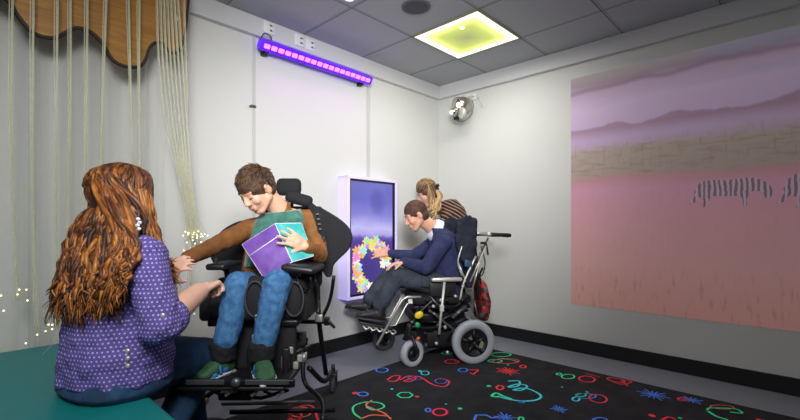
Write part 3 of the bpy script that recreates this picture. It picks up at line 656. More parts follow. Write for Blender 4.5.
# ---------------- woman with long auburn hair
Fa = V((.5, .866, 0)); Ra = V((.866, -.5, 0)); UP = V((0, 0, 1))
hc = P(123, 198.5, 1.57); hm = frame((.55, .82, -.10), (0, 0, 1)); q = MB(); head_shapes(q, hc, hm, 1.02)
nb = P(120, 232, 1.55); q.cap(hc+V((0, -.02, -.06)), nb, .055, .06)
def torso(q, g, lift=0, low=True):
    q.loft([(P(119, 376, 1.54), Ra*(.180+g), Fa*(.15+g)), (P(118, 352, 1.53), Ra*(.184+g), Fa*(.155+g)), (P(117, 325, 1.52), Ra*(.172+g), Fa*(.142+g)), (P(119, 290, 1.535), Ra*(.172+g), Fa*(.138+g)), (P(119, 262, 1.545), Ra*(.182+g), Fa*(.125+g)), (P(120, 246, 1.55), Ra*(.15+g), Fa*(.10+g)), (P(120, 236, 1.55), Ra*(.08+g), Fa*(.07+g))], 28, 2.2)
torso(q, -.015)
sr, er, wr = P(145, 256, 1.45), P(161, 323, 1.41), P(199, 292, 1.64)
q.cap(P(128, 248, 1.51), sr, .05, .05); q.cap(sr, er, .048, .042); q.cap(er, wr, .056, .036)
hand(q, wr, (P(213, 283, 1.74)-wr), V((-.25, -.8, .5)), 1.08, 1.15, -1, .03, .6)
sl, el, wl = P(97, 252, 1.66), P(150, 300, 1.80), P(172, 277, 1.72)
q.cap(P(110, 247, 1.6), sl, .05, .05); q.cap(sl, el, .046, .04); q.cap(el, wl, .038, .026)
hand(q, wl, (P(178, 266, 1.68)-wl), V((-.6, -.6, .3)), .9, .55, 1, .05, .5)
# legs inside the jeans
hR, kR, aR = P(128, 366, 1.50), P(203, 357, 1.86), P(152, 466, 1.60)
hL, kL, aL = P(100, 360, 1.60), P(186, 352, 1.98), P(196, 418, 2.05)
q.cap(hR, kR, .075, .055); q.cap(kR, aR, .05, .036); q.cap(hL, kL, .075, .055); q.cap(kL, aL, .05, .036)
A = blob(q, 'person', 'skin_pale', None, .006, 4)
tag(A, 'woman with very long wavy auburn hair and dotted purple blouse, seated on the teal platform', 'person')
face_parts(A, hc, hm, 1.02)
q = MB(); torso(q, .008)
q.loft([(P(118, 375, 1.535), Ra*.196, Fa*.168), (P(118, 352, 1.53), Ra*.197, Fa*.166), (P(118, 325, 1.52), Ra*.178, Fa*.152)], 28, 2.2)
q.cap(P(140, 360, 1.62), P(172, 346, 1.72), .075, .05); 
q.cap(P(128, 250, 1.51), sr, .062, .064); q.cap(sr, P(155, 300, 1.415), .070, .068); q.cap(P(155, 300, 1.415), er+V((.0, -.004, -.004)), .068, .067); q.cap(er, er+(wr-er)*.10, .067, .064)
q.cap(P(110, 249, 1.6), sl, .06, .062); q.cap(sl, el, .062, .056)
blouse = blob(q, 'blouse', 'dotted_blouse', A, .006, 4, .026, .06)
# rolled cuff and buttons
q = MB(); dcf = (wr-er).normalized(); q.lathe(er+dcf*.025, dcf, [(.05, .0), (.068, .0), (.070, .016), (.066, .036), (.05, .036), (.05, .0)], 28); cuff = q.build('rolled_cuff', 'dotted_blouse', blouse)
def button(px, py, Y, r=.0095, par=None):
    c = P(px, py, Y); q = MB(); q.ell(c, (r, .005, r)); return q.build('button', 'gold_button', par or blouse)
button(162, 316, 1.362, .010, blouse)
dgw = bpy.context.evaluated_depsgraph_get()
def surf(o, px, py):
    """where the sight line through a photo point meets a built surface"""
    bpy.context.view_layer.update(); d = (P(px, py, 1.0)-V((0, 0, H0))).normalized()
    ok, loc, nn, _ = o.ray_cast(o.matrix_world.inverted() @ V((0, 0, H0)), d); return (o.matrix_world @ loc, nn) if ok else (None, None)
for py in (351, 358.5, 366):
    p, nn = surf(blouse, 127.5, py)
    if p: MB().ell(p, (.0085, .0055, .0085)).build('button', 'gold_button', blouse)
# jeans
q = MB(); q.loft([(P(117, 391, 1.53), Ra*.17, Fa*.13), (P(117, 382, 1.53), Ra*.195, Fa*.168), (P(117, 368, 1.53), Ra*.185, Fa*.15), (P(112, 358, 1.53), Ra*.17, Fa*.13)], 28, 2.3)
q.cap(hR+V((0, 0, .0)), kR, .110, .088); q.cap(kR, aR, .080, .052); q.cap(hL, kL, .100, .072); q.cap(kL, aL, .066, .05)
blob(q, 'jeans', 'jeans_navy', A, .007, 5, .012, .09)
shoe('shoe', aR+V((0, 0, -.02)), aR+V((-.10, -.13, -.02)), 'shoe_black', A, 1.0); shoe('shoe', aL+V((0, 0, -.02)), aL+V((.07, .13, -.02)), 'shoe_black', A, 1.0)
# hair: dense body plus several hundred wavy locks
q = MB(); q.ell(hc+V((0, 0, .034)), (.094, .106, .098), hm, 20, 14)
hb = hc-Fa*.045
q.loft([(hc+V((0, 0, .05))-Fa*.01, Ra*.088, Fa*.09), (hc+V((0, 0, -.02))-Fa*.02, Ra*.096, Fa*.085), (P(110, 228, 1.51), Ra*.115, Fa*.05), (P(100, 255, 1.47), Ra*.13, Fa*.04), (P(92, 285, 1.43), Ra*.14, Fa*.035), (P(86, 300, 1.42), Ra*.13, Fa*.02)], 26)
hair = blob(q, 'hair', 'auburn_deep', A, .007, 4, .02, .05)
q = MB(); rnd = random.Random(5)
def lock(pts, r0, wav, f, ci, n=26):
    sp_ = spline(pts, max(2, n//(len(pts)-1))); out = []; L = len(sp_); ph = rnd.uniform(0, 6.28); ph2 = rnd.uniform(0, 6.28)
    for i, p in enumerate(sp_):
        t = i/(L-1); a = wav*min(1, t*1.6)
        out.append(p+Ra*a*math.sin(f*t+ph)+Fa*a*.7*math.cos(f*t+ph2)+UP*a*.3*math.sin(f*t*1.3))
    q.cur = ci; q.tube(out, [r0*(.55+.9*math.sin(math.pi*min(1, (i/(L-1))*.75+.18)))*(1 if i < L-3 else .55*(L-i)/3) for i in range(L)], 6)
def scalp(az, el, k=1.0):
    """azimuth from the back of the head (0) round to the right (+) or left (-), elevation up"""
    v = V((math.sin(az)*math.cos(el)*.092, -math.cos(az)*math.cos(el)*.104, math.sin(el)*.096))*k; return hc+V((0, 0, .032))+hm @ v
for i in range(620):
    u = rnd.random(); az = -2.15+u*3.1; top = rnd.uniform(.0, 1.5)
    s0 = scalp(az, top); s1 = scalp(az*1.02, top*.35-.1, 1.05+rnd.uniform(0, .03)); s2 = P(86+u*54+rnd.uniform(-3, 3), 213, 1.455+.05*abs(u-.5)+rnd.uniform(-.01, .01))
    px = 50+u*68+rnd.uniform(-6, 6); py = rnd.uniform(292, 330)-abs(u-.35)*10; Y = 1.325+.05*rnd.random()+.07*abs(u-.45); dy = rnd.uniform(-.012, .02)
    m1 = P(72+u*62+rnd.uniform(-5, 5), 240, 1.425+.05*abs(u-.5)+dy); m2 = P(61+u*64+rnd.uniform(-6, 6), 275, 1.362+.05*abs(u-.5)+dy)
    lock([s0, s1, s2, m1, m2, P(px, py, Y)], rnd.uniform(.003, .0062), rnd.uniform(.008, .019), rnd.uniform(18, 34), rnd.choice((0, 0, 1, 1, 2, 3)), 34)
for i in range(220):                                   # crown
    az = rnd.uniform(-2.4, 2.5); s0 = scalp(az, rnd.uniform(1.0, 1.5)); az2 = az if abs(az) < 2 else az*.85
    lock([s0, scalp(az, .75, 1.03), scalp(az2, .2, 1.05), scalp(az2*.97, -.45, 1.07), scalp(az2*.93, -.9, 1.1)], rnd.uniform(.003, .0055), rnd.uniform(.003, .007), rnd.uniform(12, 20), rnd.choice((0, 1, 1, 3)), 24)
for i in range(150):                                   # locks falling over the right shoulder and chest
    az = rnd.uniform(.95, 2.1); top = rnd.uniform(.1, 1.35); s0 = scalp(az, top); s1 = scalp(az, .0, 1.04)
    k = rnd.random(); s2 = P(146+k*10, 230, 1.49+.06*k); m2 = P(152+k*14+rnd.uniform(-2, 2), 262, 1.45+.12*k+rnd.uniform(-.01, .01)); e = P(158+k*21+rnd.uniform(-3, 3), rnd.uniform(255, 303), 1.48+.12*k)
    lock([s0, s1, s2, m2, e], rnd.uniform(.003, .0058), rnd.uniform(.006, .014), rnd.uniform(18, 32), rnd.choice((0, 1, 2, 2)), 30)
for i in range(170):                                   # locks over the shoulder blade beside the arm
    az = rnd.uniform(.2, 1.25); top = rnd.uniform(.2, 1.4); s0 = scalp(az, top); s1 = scalp(az, .05, 1.05)
    k = rnd.random(); dy = rnd.uniform(-.012, .012); m1 = P(116+k*20, 236+k*3, 1.40+dy); m2 = P(106+k*24, 268, 1.345+dy); e = P(98+k*26, rnd.uniform(285, 326)-k*22, 1.325+dy)
    lock([s0, s1, m1, m2, e], rnd.uniform(.003, .006), rnd.uniform(.006, .015), rnd.uniform(20, 36), rnd.choice((0, 1, 1, 2, 2)), 32)
q.build('hair_locks', HAIR_A, hair, fix=False)
q = MB()
for dx, dy in ((0, 0), (1.5, 4), (-.5, 7), (1, 11)): q.ell(P(138+dx, 219+dy*.9, 1.402), (.0075, .004, .006))
q.build('earring', 'white_cotton', A)

# ---------------- boy in the tilted wheelchair
hcB = P(257, 190, 2.05); hmB = frame((-.40, -.66, -.64), (-.34, -.44, .82)); sB = .93; q = MB(); head_shapes(q, hcB, hmB, sB)
nbB = P(281, 211, 2.17); q.cap(hcB+hmB @ V((0, -.03, -.05)), nbB, .045, .052)
Xb = V((.97, .12, .10)).normalized(); Yb = V((-.1, .97, .1)).normalized()
def torsoB(q, g):
    q.loft([(P(270, 290, 2.18), Xb*(.15+g), Yb*(.11+g)), (P(272, 268, 2.20), Xb*(.145+g), Yb*(.105+g)), (P(276, 245, 2.21), Xb*(.15+g), Yb*(.105+g)), (P(279, 226, 2.20), Xb*(.155+g), Yb*(.095+g)), (P(280, 217, 2.19), Xb*(.13+g), Yb*(.08+g)), (P(281, 210, 2.18), Xb*(.06+g), Yb*(.055+g))], 26, 2.2)
torsoB(q, -.01)
s1, e1, w1 = P(247, 230, 2.13), P(214, 246, 1.94), P(186, 259, 1.73)
s2, e2, w2 = P(311, 219, 2.19), P(319, 255, 2.12), P(305, 246, 1.97)
q.cap(P(268, 222, 2.16), s1, .04, .04); q.cap(s1, e1, .038, .032); q.cap(e1, w1, .032, .022)
q.cap(P(292, 216, 2.18), s2, .04, .04); q.cap(s2, e2, .038, .032); q.cap(e2, w2, .032, .022)
hand(q, w1, P(177, 266, 1.69)-w1, V((.2, -.4, .8)), .82, .35, 1, .1, .4)
hand(q, w2, P(292, 239, 1.925)-w2, V((.15, -.9, .3)), .84, .22, -1, .17, .2)
kA, aA = P(238, 286, 1.83), P(226, 342, 1.79); kB_, aB_ = P(277, 284, 1.83), P(263, 345, 1.79); hA, hB_ = P(256, 288, 2.15), P(285, 286, 2.15)
for h_, k_, a_ in ((hA, kA, aA), (hB_, kB_, aB_)): q.cap(h_, k_, .06, .045); q.cap(k_, a_, .04, .03)
Bp = blob(q, 'person', 'skin_fair', None, .0052, 3)
tag(Bp, 'smiling boy with rust sleeves and green velvet bib, seated holding a purple book', 'person')
face_parts(Bp, hcB, hmB, sB, smile=True, shut=True)
q = MB(); torsoB(q, .006); q.cap(P(268, 224, 2.17), s1, .05, .053); q.cap(s1, e1, .050, .041); q.cap(e1, w1+(e1-w1)*.06, .040, .031)
q.cap(P(292, 219, 2.18), s2, .05, .053); q.cap(s2, e2, .053, .046); q.cap(e2, w2+(e2-w2)*.1, .045, .034)
q.lathe(P(280, 211, 2.175), (nbB-hcB).normalized()*-1, [(.05, -.01), (.066, -.01), (.062, .018), (.05, .018), (.05, -.01)], 24)
shirt = blob(q, 'long_sleeved_top', 'rust_top', Bp, .0058, 4, .012, .06)
q = MB(); q.loft([(P(272, 262, 2.185), Xb*.135, Yb*.118), (P(276, 245, 2.195), Xb*.142, Yb*.119), (P(278, 228, 2.185), Xb*.148, Yb*.113), (P(281, 218, 2.178), Xb*.136, Yb*.102), (P(282, 211, 2.17), Xb*.095, Yb*.082)], 26, 2.4)
bib = blob(q, 'velvet_bib', 'velvet', Bp, .006, 3, .008, .05)
q = MB()
for h_, k_, a_ in ((hA, kA, aA), (hB_, kB_, aB_)): q.cap(h_, k_, .078, .062); q.cap(k_, a_+(k_-a_)*.05, .062, .05)
q.cap(P(262, 288, 2.17), P(280, 288, 2.17), .095)
blob(q, 'jeans', 'jeans_blue', Bp, .0055, 3, .013, .055)
for a_, t_ in ((P(223, 357, 1.80), P(199, 366, 1.71)), (P(262, 357, 1.79), P(267, 366, 1.66))):
    sh = shoe('orthopaedic_shoe', a_, t_, 'shoe_green', Bp, .92, 'shoe_white', .055)
    d = (t_-a_).normalized(); q = MB(); mid = a_+d*.035-UP*.035; sdv = d.cross(UP).normalized()
    q.tube([mid+sdv*.040-UP*.02, mid+sdv*.03+UP*.012, mid+UP*.022, mid-sdv*.03+UP*.012, mid-sdv*.040-UP*.02], .006, 6); q.build('strap', 'shoe_blue', sh)
    q = MB(); q.lathe(a_-UP*.012, (0, 0, 1), [(.036, 0), (.050, 0), (.053, .03), (.056, .06), (.052, .082), (.040, .082), (.036, 0)], 24); blob(q, 'ankle_collar', 'black_fabric', sh, .005, 2, .012, .03)
    q = MB(); hp = a_+d*.045-UP*.052; q.ell(hp-V((0, .026, 0)), (.032, .018, .017)); q.ell(hp-d*.05-V((0, .012, -.01)), (.03, .03, .02)); q.build('side_panel', 'shoe_blue', sh) if False else blob(q, 'side_panel', 'shoe_blue', sh, .004, 1)
    L_ = (t_-a_).length; q = MB(); q.tube(spline([a_+d*x+sdv*y-UP*z for x, y, z in ((-.02, .038, .060), (L_*.4, .041, .060), (L_*.8, .038, .062), (L_+.012, .0, .062), (L_*.8, -.038, .062), (L_*.4, -.041, .060), (-.02, -.038, .060))], 4), .0035, 6); q.build('white_trim', 'shoe_white', sh)
q = MB(); T = hcB+hmB @ V((0, -.014, .036))*sB
q.ell(T+hmB @ V((0, .009, -.002)), [.081*sB, .094*sB, .088*sB], hmB, 20, 14); q.ell(hcB+hmB @ V((0, -.04, -.01))*sB, [.076*sB, .07*sB, .07*sB], hmB)
hB = blob(q, 'hair', 'hair_brown', Bp, .005, 3)
import bmesh
def trim_hair(o, c, m, s, fn):
    bm = bmesh.new(); bm.from_mesh(o.data); mi = m.inverted(); c = V(c)
    dl = [v for v in bm.verts if not fn((mi @ (v.co-c))/s)]
    bmesh.ops.delete(bm, geom=dl, context='VERTS'); bm.to_mesh(o.data); bm.free()
q = MB(); tufts(q, hcB, hmB, sB, 2600, lambda v: (v.z > .12+.75*max(0, v.y)) or (v.y < -.25 and v.z > -.7) or (v.y < .15 and v.z > -.05), (.022, .040), 3, V((.25, .9, -.6)), mats=3)
q.build('hair_tufts', ['hair_brown', mat('hair_brown_light', '#5e432a', .55), mat('hair_brown_dark', '#33201a', .6)], hB, fix=False)

# ---------------- book
bs0, bs1 = P(275, 224, 1.96), P(292, 262, 1.90); pu0, pu1 = P(242.4, 244.5, 1.93), P(265, 279.5, 1.875); te0, te1 = P(301, 223.5, 2.05), P(313.5, 256, 2.0)
bk = empty('sensory_book', (bs1+pu1)/2, 0, 'glossy book with a purple cover and a teal cover, edged white, in the boys hand', 'book')
def cover(nm, a, b, c, d, mt, th=.004):
    nrm = (b-a).cross(d-a).normalized(); nrm = nrm if nrm.y < 0 else -nrm
    q = MB(); q.prism([a, b, c, d], nrm*th); o = q.build(nm, mt, bevel=.001); keep_parent(o, bk)
    e = MB(); e.tube([a, b, c, d, a], .0035, 6); k = e.build('piping', 'white_piping'); keep_parent(k, o); return o
cp = cover('front_cover', pu0, bs0, bs1, pu1, 'purple_cover'); cover('back_cover', bs0, te0, te1, bs1, 'teal_cover')
q = MB(); q.tube([pu0+(pu1-pu0)*.33+V((0, -.006, 0)), bs0+(bs1-bs0)*.30+V((0, -.006, 0))], .0022, 6); keep_parent(q.build('pocket_seam', 'white_piping'), cp)
inn = V((.0, .012, .004)); q = MB()
q.prism([pu0+inn+(bs0-pu0)*.04, bs0+inn, bs1+inn, pu1+inn+(bs1-pu1)*.04], V((.002, .008, .002))); q.prism([bs0+inn, te0+inn+(bs0-te0)*.04, te1+inn+(bs1-te1)*.04, bs1+inn], V((0, .008, 0)))
keep_parent(q.build('pages', 'white_cotton'), bk)

# ================================================================ NEAR WHEELCHAIR (faces the camera)
CX = -.65
w1c = empty('wheelchair', (CX, 2.25, 0), 0, 'black wheelchair with winged backrest carrying the boy with the purple book', 'wheelchair')
def part(q, nm, mt, par=None, bevel=0, w=w1c):
    o = q.build(nm, mt, bevel=bevel); keep_parent(o, par or w); return o
part(MB().rbox((CX, 2.10, .665), (.42, .44, .09), .03), 'seat', 'black_fabric')
part(MB().rbox((CX, 2.10, .605), (.40, .46, .03), .008), 'seat_pan', 'black_metal')
rb = Matrix.Rotation(math.radians(-8), 3, 'X')
back = part(MB().rbox((CX+.035, 2.40, .92), (.36, .07, .46), .03, rb), 'backrest', 'black_fabric')
def wing(pts, Y, dz=0):
    q = MB(); pp = spline([P(x, y, Y) for x, y in pts]+[P(*pts[0], Y)], 4)[:-1]; q.prism(pp, V((0, .035, 0)))
    o = q.build('side_wing', 'black_fabric', bevel=.008); keep_parent(o, back); return o
wing([(308, 210), (318, 207), (330, 213), (342, 221), (350, 230), (352, 240), (348, 250), (338, 260), (333, 266), (331, 276), (326, 277), (321, 270), (312, 262), (304, 240)], 2.28)
wing([(246, 220), (236, 222), (222, 230), (211, 243), (209, 252), (212, 262), (220, 270), (232, 274), (246, 276), (252, 250)], 2.28)
hr = part(MB().rbox(P(289, 187, 2.33), (.135, .06, .095), .028), 'headrest', 'black_fabric')
q = MB(); q.rbox(P(299, 199, 2.30), (.15, .055, .065), .025, Matrix.Rotation(.28, 3, 'Y')); keep_parent(q.build('neck_pad', 'black_fabric'), hr)
q = MB(); q.tube(spline([P(291, 192, 2.37), P(292, 205, 2.43), P(291, 225, 2.46)], 5), .009, 8); q.box(P(291, 222, 2.45), (.05, .03, .05)); keep_parent(q.build('headrest_stem', 'black_metal'), hr)
# straps over the shoulders
for pts in ([(310, 205, 2.18), (316, 212, 2.12), (321, 232, 2.12), (322, 250, 2.14), (320, 268, 2.2)],):
    q = MB(); c = spline([P(*p) for p in pts], 5); rings = []
    q.ribbon(c, .032, V((0, -1, .1))); q.ribbon([p+V((0, .004, 0)) for p in c], .032, V((0, -1, .1)))
    st = part(q, 'harness_strap', 'black_fabric')
    keep_parent(MB().rbox(c[12]+V((0, -.004, 0)), (.036, .01, .026), .004).build('buckle', 'black_plastic'), st)
for i in range(4):
    k = [P(317.5+.9*i, 214+5*i, 2.095) for i in (i,)][0]; keep_parent(MB().box(k, (.012, .003, .006)).build('strap_eyelet', 'grey_metal'), w1c)
# armrests
q = MB(); q.rbox(P(225, 265, 1.93), (.085, .22, .028), .012); al = part(q, 'armrest', 'black_plastic')
q = MB(); q.tube([P(226, 269, 1.98), P(229, 284, 2.0), P(233, 300, 2.1)], .013, 8); q.rbox(P(231, 292, 2.08), (.05, .2, .16), .01); keep_parent(q.build('arm_support', 'black_metal'), al)
q = MB(); q.cap(P(216, 264, 1.86), P(216, 259, 1.86), .006, .004); q.lathe(P(216, 266.5, 1.86), (0, 0, 1), [(.0001, 0), (.026, 0), (.022, .014), (.0001, .014)], 20); keep_parent(q.build('control_knob', 'black_plastic'), al)
q = MB(); q.rbox(P(304, 267, 1.95), (.145, .26, .032), .014, Matrix.Rotation(.12, 3, 'Y')); ar = part(q, 'armrest', 'black_plastic')
q = MB(); q.tube([P(312, 272, 2.0), P(315, 290, 2.05), P(314, 308, 2.1)], .013, 8); q.tube(spline([P(296, 274, 1.88), P(300, 285, 1.86), P(310, 290, 1.9), P(316, 280, 1.95)], 5), .004, 6); q.tube(spline([P(303, 273, 1.88), P(311, 280, 1.86), P(306, 292, 1.9), P(296, 290, 1.95)], 5), .004, 6)
q.rbox(P(308, 282, 2.02), (.05, .12, .07), .01); keep_parent(q.build('arm_support', 'black_metal'), ar)
# knee and calf pads
for px, w_ in ((255, .125), (294, .105)):
    q = MB(); q.rbox(P(px, 298, 1.86 if px < 270 else 1.93), (w_, .12, .19), .04); kp = part(q, 'knee_block', 'black_fabric')
    c = P(px, 298, 1.79 if px < 270 else 1.86); e = MB(); e.tube([c+V((.042*math.sin(t), 0, .075*math.cos(t)-.005)) for t in [i*math.pi/10 for i in range(21)]], .004, 6); keep_parent(e.build('seam', 'tyre_dark'), kp)
part(MB().rbox(P(216, 300, 2.0), (.05, .26, .15), .02), 'side_guard', 'black_fabric'); part(MB().rbox(P(310, 300, 2.05), (.04, .28, .15), .02), 'side_guard', 'black_fabric')
for px in (240, 278):
    part(MB().rbox(P(px, 335, 1.90), (.165, .035, .30), .016, Matrix.Rotation(-.1, 3, 'X')), 'calf_pad', 'black_fabric')
for px in (258, 285):
    q = MB(); q.tube([P(px-3, 300, 1.97), P(px-1, 372, 1.86)], .012, 8); q.rbox(P(px-1.5, 345, 1.90), (.035, .03, .05), .005); part(q, 'legrest_hanger', 'steel')
for px, py in ((255, 338), (254, 352), (291, 350), (258, 318), (300, 358), (296, 365)): part(MB().rbox(P(px, py, 1.80 if px < 290 else 1.88), (.022, .02, .03), .004), 'bracket', 'steel')
q = MB(); q.rbox(P(239, 379.5, 1.75), (.43, .21, .016), .006); fp = part(q, 'footplate', 'black_plastic')
q = MB(); q.rbox(P(239, 383, 1.655), (.435, .02, .032), .006); keep_parent(q.build('front_rail', 'black_metal'), fp)
q = MB(); q.rbox(P(205, 382.3, 1.642), (.15, .006, .020), .003); q.rbox(P(267, 382.3, 1.642), (.17, .006, .020), .003); keep_parent(q.build('rail_plate', 'grey_metal'), fp)
q = MB(); q.lathe(P(236, 382.5, 1.645), (0, -1, 0), [(.0001, .012), (.016, .012), (.018, .004), (.018, -.01), (.0001, -.01)], 20); keep_parent(q.build('hinge', 'grey_metal'), fp)
q = MB(); q.tube([P(215, 389, 1.72), P(222, 396, 1.78), P(262, 398, 1.82), P(288, 390, 1.76)], .008, 8); q.rbox(P(240, 392, 1.78), (.14, .12, .03), .01); keep_parent(q.build('underframe', 'black_metal'), fp)
for i in range(6):
    c = P(212+i*13, 391+(i % 2)*5, 1.68); keep_parent(MB().tube([c, c+V((.02, .02, .012 if i % 2 else -.02))], .006, 6).build('adjuster', 'steel' if i % 2 else 'black_metal'), fp)
for (a_, b_) in ((( 192, 352), (205, 371)), ((250, 352), (252, 371)), ((280, 352), (292, 371))):
    q = MB(); q.rbox((P(*a_, 1.84)+P(*b_, 1.80))/2, (.03, .03, .12), .008); part(q, 'heel_cup', 'black_plastic')
# base frame
def T_(nm, pts, r=.014, mt='black_metal', smooth=True, par=None):
    q = MB(); p = [P(*x) if len(x) == 3 and x[1] > 5 else V(x) for x in pts]; q.tube(spline(p, 6) if smooth else p, r, 10); return part(q, nm, mt, par)
legL = T_('base_tube', [(300, 338, 2.2), (262, 372, 2.22), (240, 386, 2.22), (214, 391, 2.15), (198, 407, 2.08), (180, 426, 1.98)], .0125)
q = MB(); q.tube([P(206, 399.5, 2.12), P(201.5, 405, 2.09)], .019, 12); keep_parent(q.build('yellow_label', 'yellow_tag'), legL); legL.children[0]['label'] = 'small yellow tag wrapped round the tube'
legR = T_('base_tube', [(306, 338, 2.25), (304, 355, 2.25), (303, 374, 2.22), (307, 386, 2.2), (318, 396, 2.15), (323, 406, 2.1), (321, 426, 2.0)], .0115)
keep_parent(MB().tube([P(304.3, 352, 2.25), P(303.6, 362, 2.24)], .0155, 10).build('label_band', 'steel'), legR)
T_('cross_tube', [(222, 404, 2.2), (315, 402, 2.2)], .009, 'grey_metal', False); T_('cross_tube', [(230, 412, 2.1), (335, 410, 2.15)], .012, 'black_metal', False)
T_('base_tube', [(CX-.2, 2.2, .30), (CX-.24, 2.4, .16), (CX-.25, 2.62, .14)]); T_('base_tube', [(CX+.18, 2.2, .30), (CX+.22, 2.4, .16), (CX+.235, 2.62, .14)])
q = MB(); q.rbox((CX, 2.25, .33), (.20, .26, .20), .02); q.cap((CX, 2.2, .42), (CX, 2.14, .6), .035, .03); part(q, 'lift_motor', 'black_plastic')
q = MB(); q.tube([P(290, 322, 2.2), P(305, 350, 2.24)], .014, 8); q.tube([P(280, 360, 2.2), P(310, 345, 2.24)], .008, 8); q.rbox(P(300, 338, 2.22), (.06, .05, .07), .01); part(q, 'tilt_linkage', 'grey_metal')
for c in ((CX-.25, 2.64), (CX+.235, 2.64), (CX-.38, 1.93), (CX+.30, 1.93)):
    near = c[1] < 2; q = MB(); wc = V((c[0], c[1], .055 if not near else .055))
    q.lathe(wc-V((.014, 0, 0)), (1, 0, 0), [(.030, 0), (.048, 0), (.055, .006), (.055, .022), (.048, .028), (.030, .028), (.030, 0)], 28); ca = part(q, 'caster_wheel', 'tyre_dark')
    keep_parent(MB().lathe(wc-V((.012, 0, 0)), (1, 0, 0), [(.0001, 0), (.031, 0), (.031, .024), (.0001, .024)], 20).build('caster_hub', 'grey_metal'), ca)
    q = MB(); 
    for k in (-1, 1): q.prism([wc+V((k*.020, .012, -.008)), wc+V((k*.020, -.012, -.008)), wc+V((k*.020, -.02, .07)), wc+V((k*.020, .02, .07))], V((k*.004, 0, 0)))
    q.rbox(wc+V((0, 0, .074)), (.05, .05, .012), .004); q.tube([wc+V((0, 0, .075)), wc+V((0, 0, .12))], .012, 8); keep_parent(q.build('caster_fork', 'black_plastic'), ca)
# rear posts on the right of the picture
T_('rear_post', [(317, 268, 2.36), (319, 320, 2.42), (326, 374, 2.6)], .014, 'black_metal')
T_('rear_post', [(334, 276, 2.36), (330, 300, 2.40), (322, 318, 2.42)], .010, 'black_metal'); T_('rear_post', [(236, 268, 2.36), (236, 320, 2.42), (244, 374, 2.6)], .014, 'black_metal')
q = MB(); q.rbox(P(313, 321.5, 2.36), (.15, .03, .022), .006); q.rbox(P(327, 321, 2.36), (.03, .04, .045), .006); q.cap(P(329, 322, 2.33), P(334, 327, 2.33), .010, .008); part(q, 'frame_clamp', 'black_metal')
q = MB(); q.rbox(P(319, 318, 2.35), (.04, .03, .04), .005); q.tube([P(318, 312, 2.35), P(318, 300, 2.35)], .007, 6); part(q, 'clamp_bolt', 'steel')
T_('push_handle', [(317, 268, 2.38), (318, 245, 2.42), (322, 232, 2.5)], .012)

# ================================================================ FAR WHEELCHAIR
O2 = V((.507, 3.463, 0)); AN = math.radians(180+9.8); Mx = Matrix.Translation(O2) @ Matrix.Rotation(AN, 4, 'Z'); Mi = Mx.inverted()
w2 = empty('powered_wheelchair', O2, AN, 'powered wheelchair with grey tyres carrying the young man in the navy jumper', 'wheelchair')
def G(px, py, yl):
    k = (px-400)/F_; c, s_ = math.cos(AN), math.sin(AN); ox = O2.x-s_*yl; oy = O2.y+c*yl
    # ox + x c = k (oy + x s)
    x = (k*oy-ox)/(c-k*s_); Y = oy+x*s_; return V((x, yl, H0+(HZ-py)/F_*Y))
def pt2(q, nm, mt, par=None, bevel=0):
    o = q.build(nm, mt, bevel=bevel)
    o.parent = par or w2; return o
YL = .26
def wheel(c, r, w, tyre, yaw=0, hubr=.6, spokes=5, hubm='black_plastic'):
    ax = Matrix.Rotation(yaw, 3, 'Z') @ V((0, 1, 0)); c = V(c); q = MB(); ri = r*hubr+.006; prof = [(ri, -w*.38), (r*.9, -w*.5), (r*.97, -w*.38), (r, -w*.15), (r, w*.15), (r*.97, w*.38), (r*.9, w*.5), (ri, w*.38), (ri, -w*.38)]
    q.lathe(c, ax, prof, 44); t = pt2(q, 'tyre', tyre)
    q = MB(); q.lathe(c, ax, [(.0001, w*.15), (r*.16, w*.42), (r*.2, w*.2), (r*.46, w*.12), (ri*.93, w*.42), (ri+.002, w*.40), (ri+.002, -w*.40), (ri*.9, -w*.3), (.0001, -w*.3)], 36)
    for k in range(spokes):
        a = 2*math.pi*k/spokes+.3; x = ax.cross(UP).normalized(); d = x*math.cos(a)+UP*math.sin(a); q.tube([c+d*r*.12+ax*w*.3, c+d*ri*.95+ax*w*.34], [.016*r/.16, .010*r/.16], 6)
    h = pt2(q, 'hub', hubm, t); return t
dw = G(473, 341.5, YL); dw.z = .165; t = wheel(dw, .165, .075, 'tyre_grey')
q = MB(); q.prism([dw+V((-.03, .028, -.04)), dw+V((-.055, .028, .02)), dw+V((-.075, .028, -.01)), dw+V((-.06, .028, -.045))], V((0, .006, 0))); pt2(q, 'hub_reflector', mat('hub_green', '#7d8f78', .4), t)
wheel((dw.x, -YL, .165), .165, .075, 'tyre_grey')
cw = G(412, 353, YL-.01); cw.z = .098; wheel(cw, .098, .055, 'tyre_grey', math.radians(28), .5, 0)
cf = G(384, 338, -.20); cf.z = .098; wheel(cf, .098, .055, 'tyre_dark', math.radians(20), .5, 0)
def tub(nm, pts, r, mt='black_metal', par=None, smooth=True, seg=8):
    q = MB(); p = [G(*x) for x in pts]; q.tube(spline(p, 5) if smooth and len(p) > 2 else p, r, seg); return pt2(q, nm, mt, par)
for c, sgn in ((cw, 1), (cf, -1)):
    q = MB(); yw = Matrix.Rotation(math.radians(28 if sgn > 0 else 20), 3, 'Z')
    for k in (-1, 1): q.tube([c+yw @ V((0, k*.042, 0)), c+yw @ V((.0, k*.042, .06)), c+yw @ V((.02, k*.03, .125))], [.012, .014, .012], 8)
    q.rbox(c+V((.01, 0, .125)), (.05, .09, .03), .01, yw); q.cap(c+V((.02, 0, .12)), c+V((.02, 0, .20)), .022, .022); pt2(q, 'caster_fork', 'black_plastic')
q = MB(); q.rbox((.20, 0, .185), (.30, .36, .17), .03); q.rbox((.02, 0, .20), (.18, .36, .16), .03); pt2(q, 'battery_box', 'black_plastic')
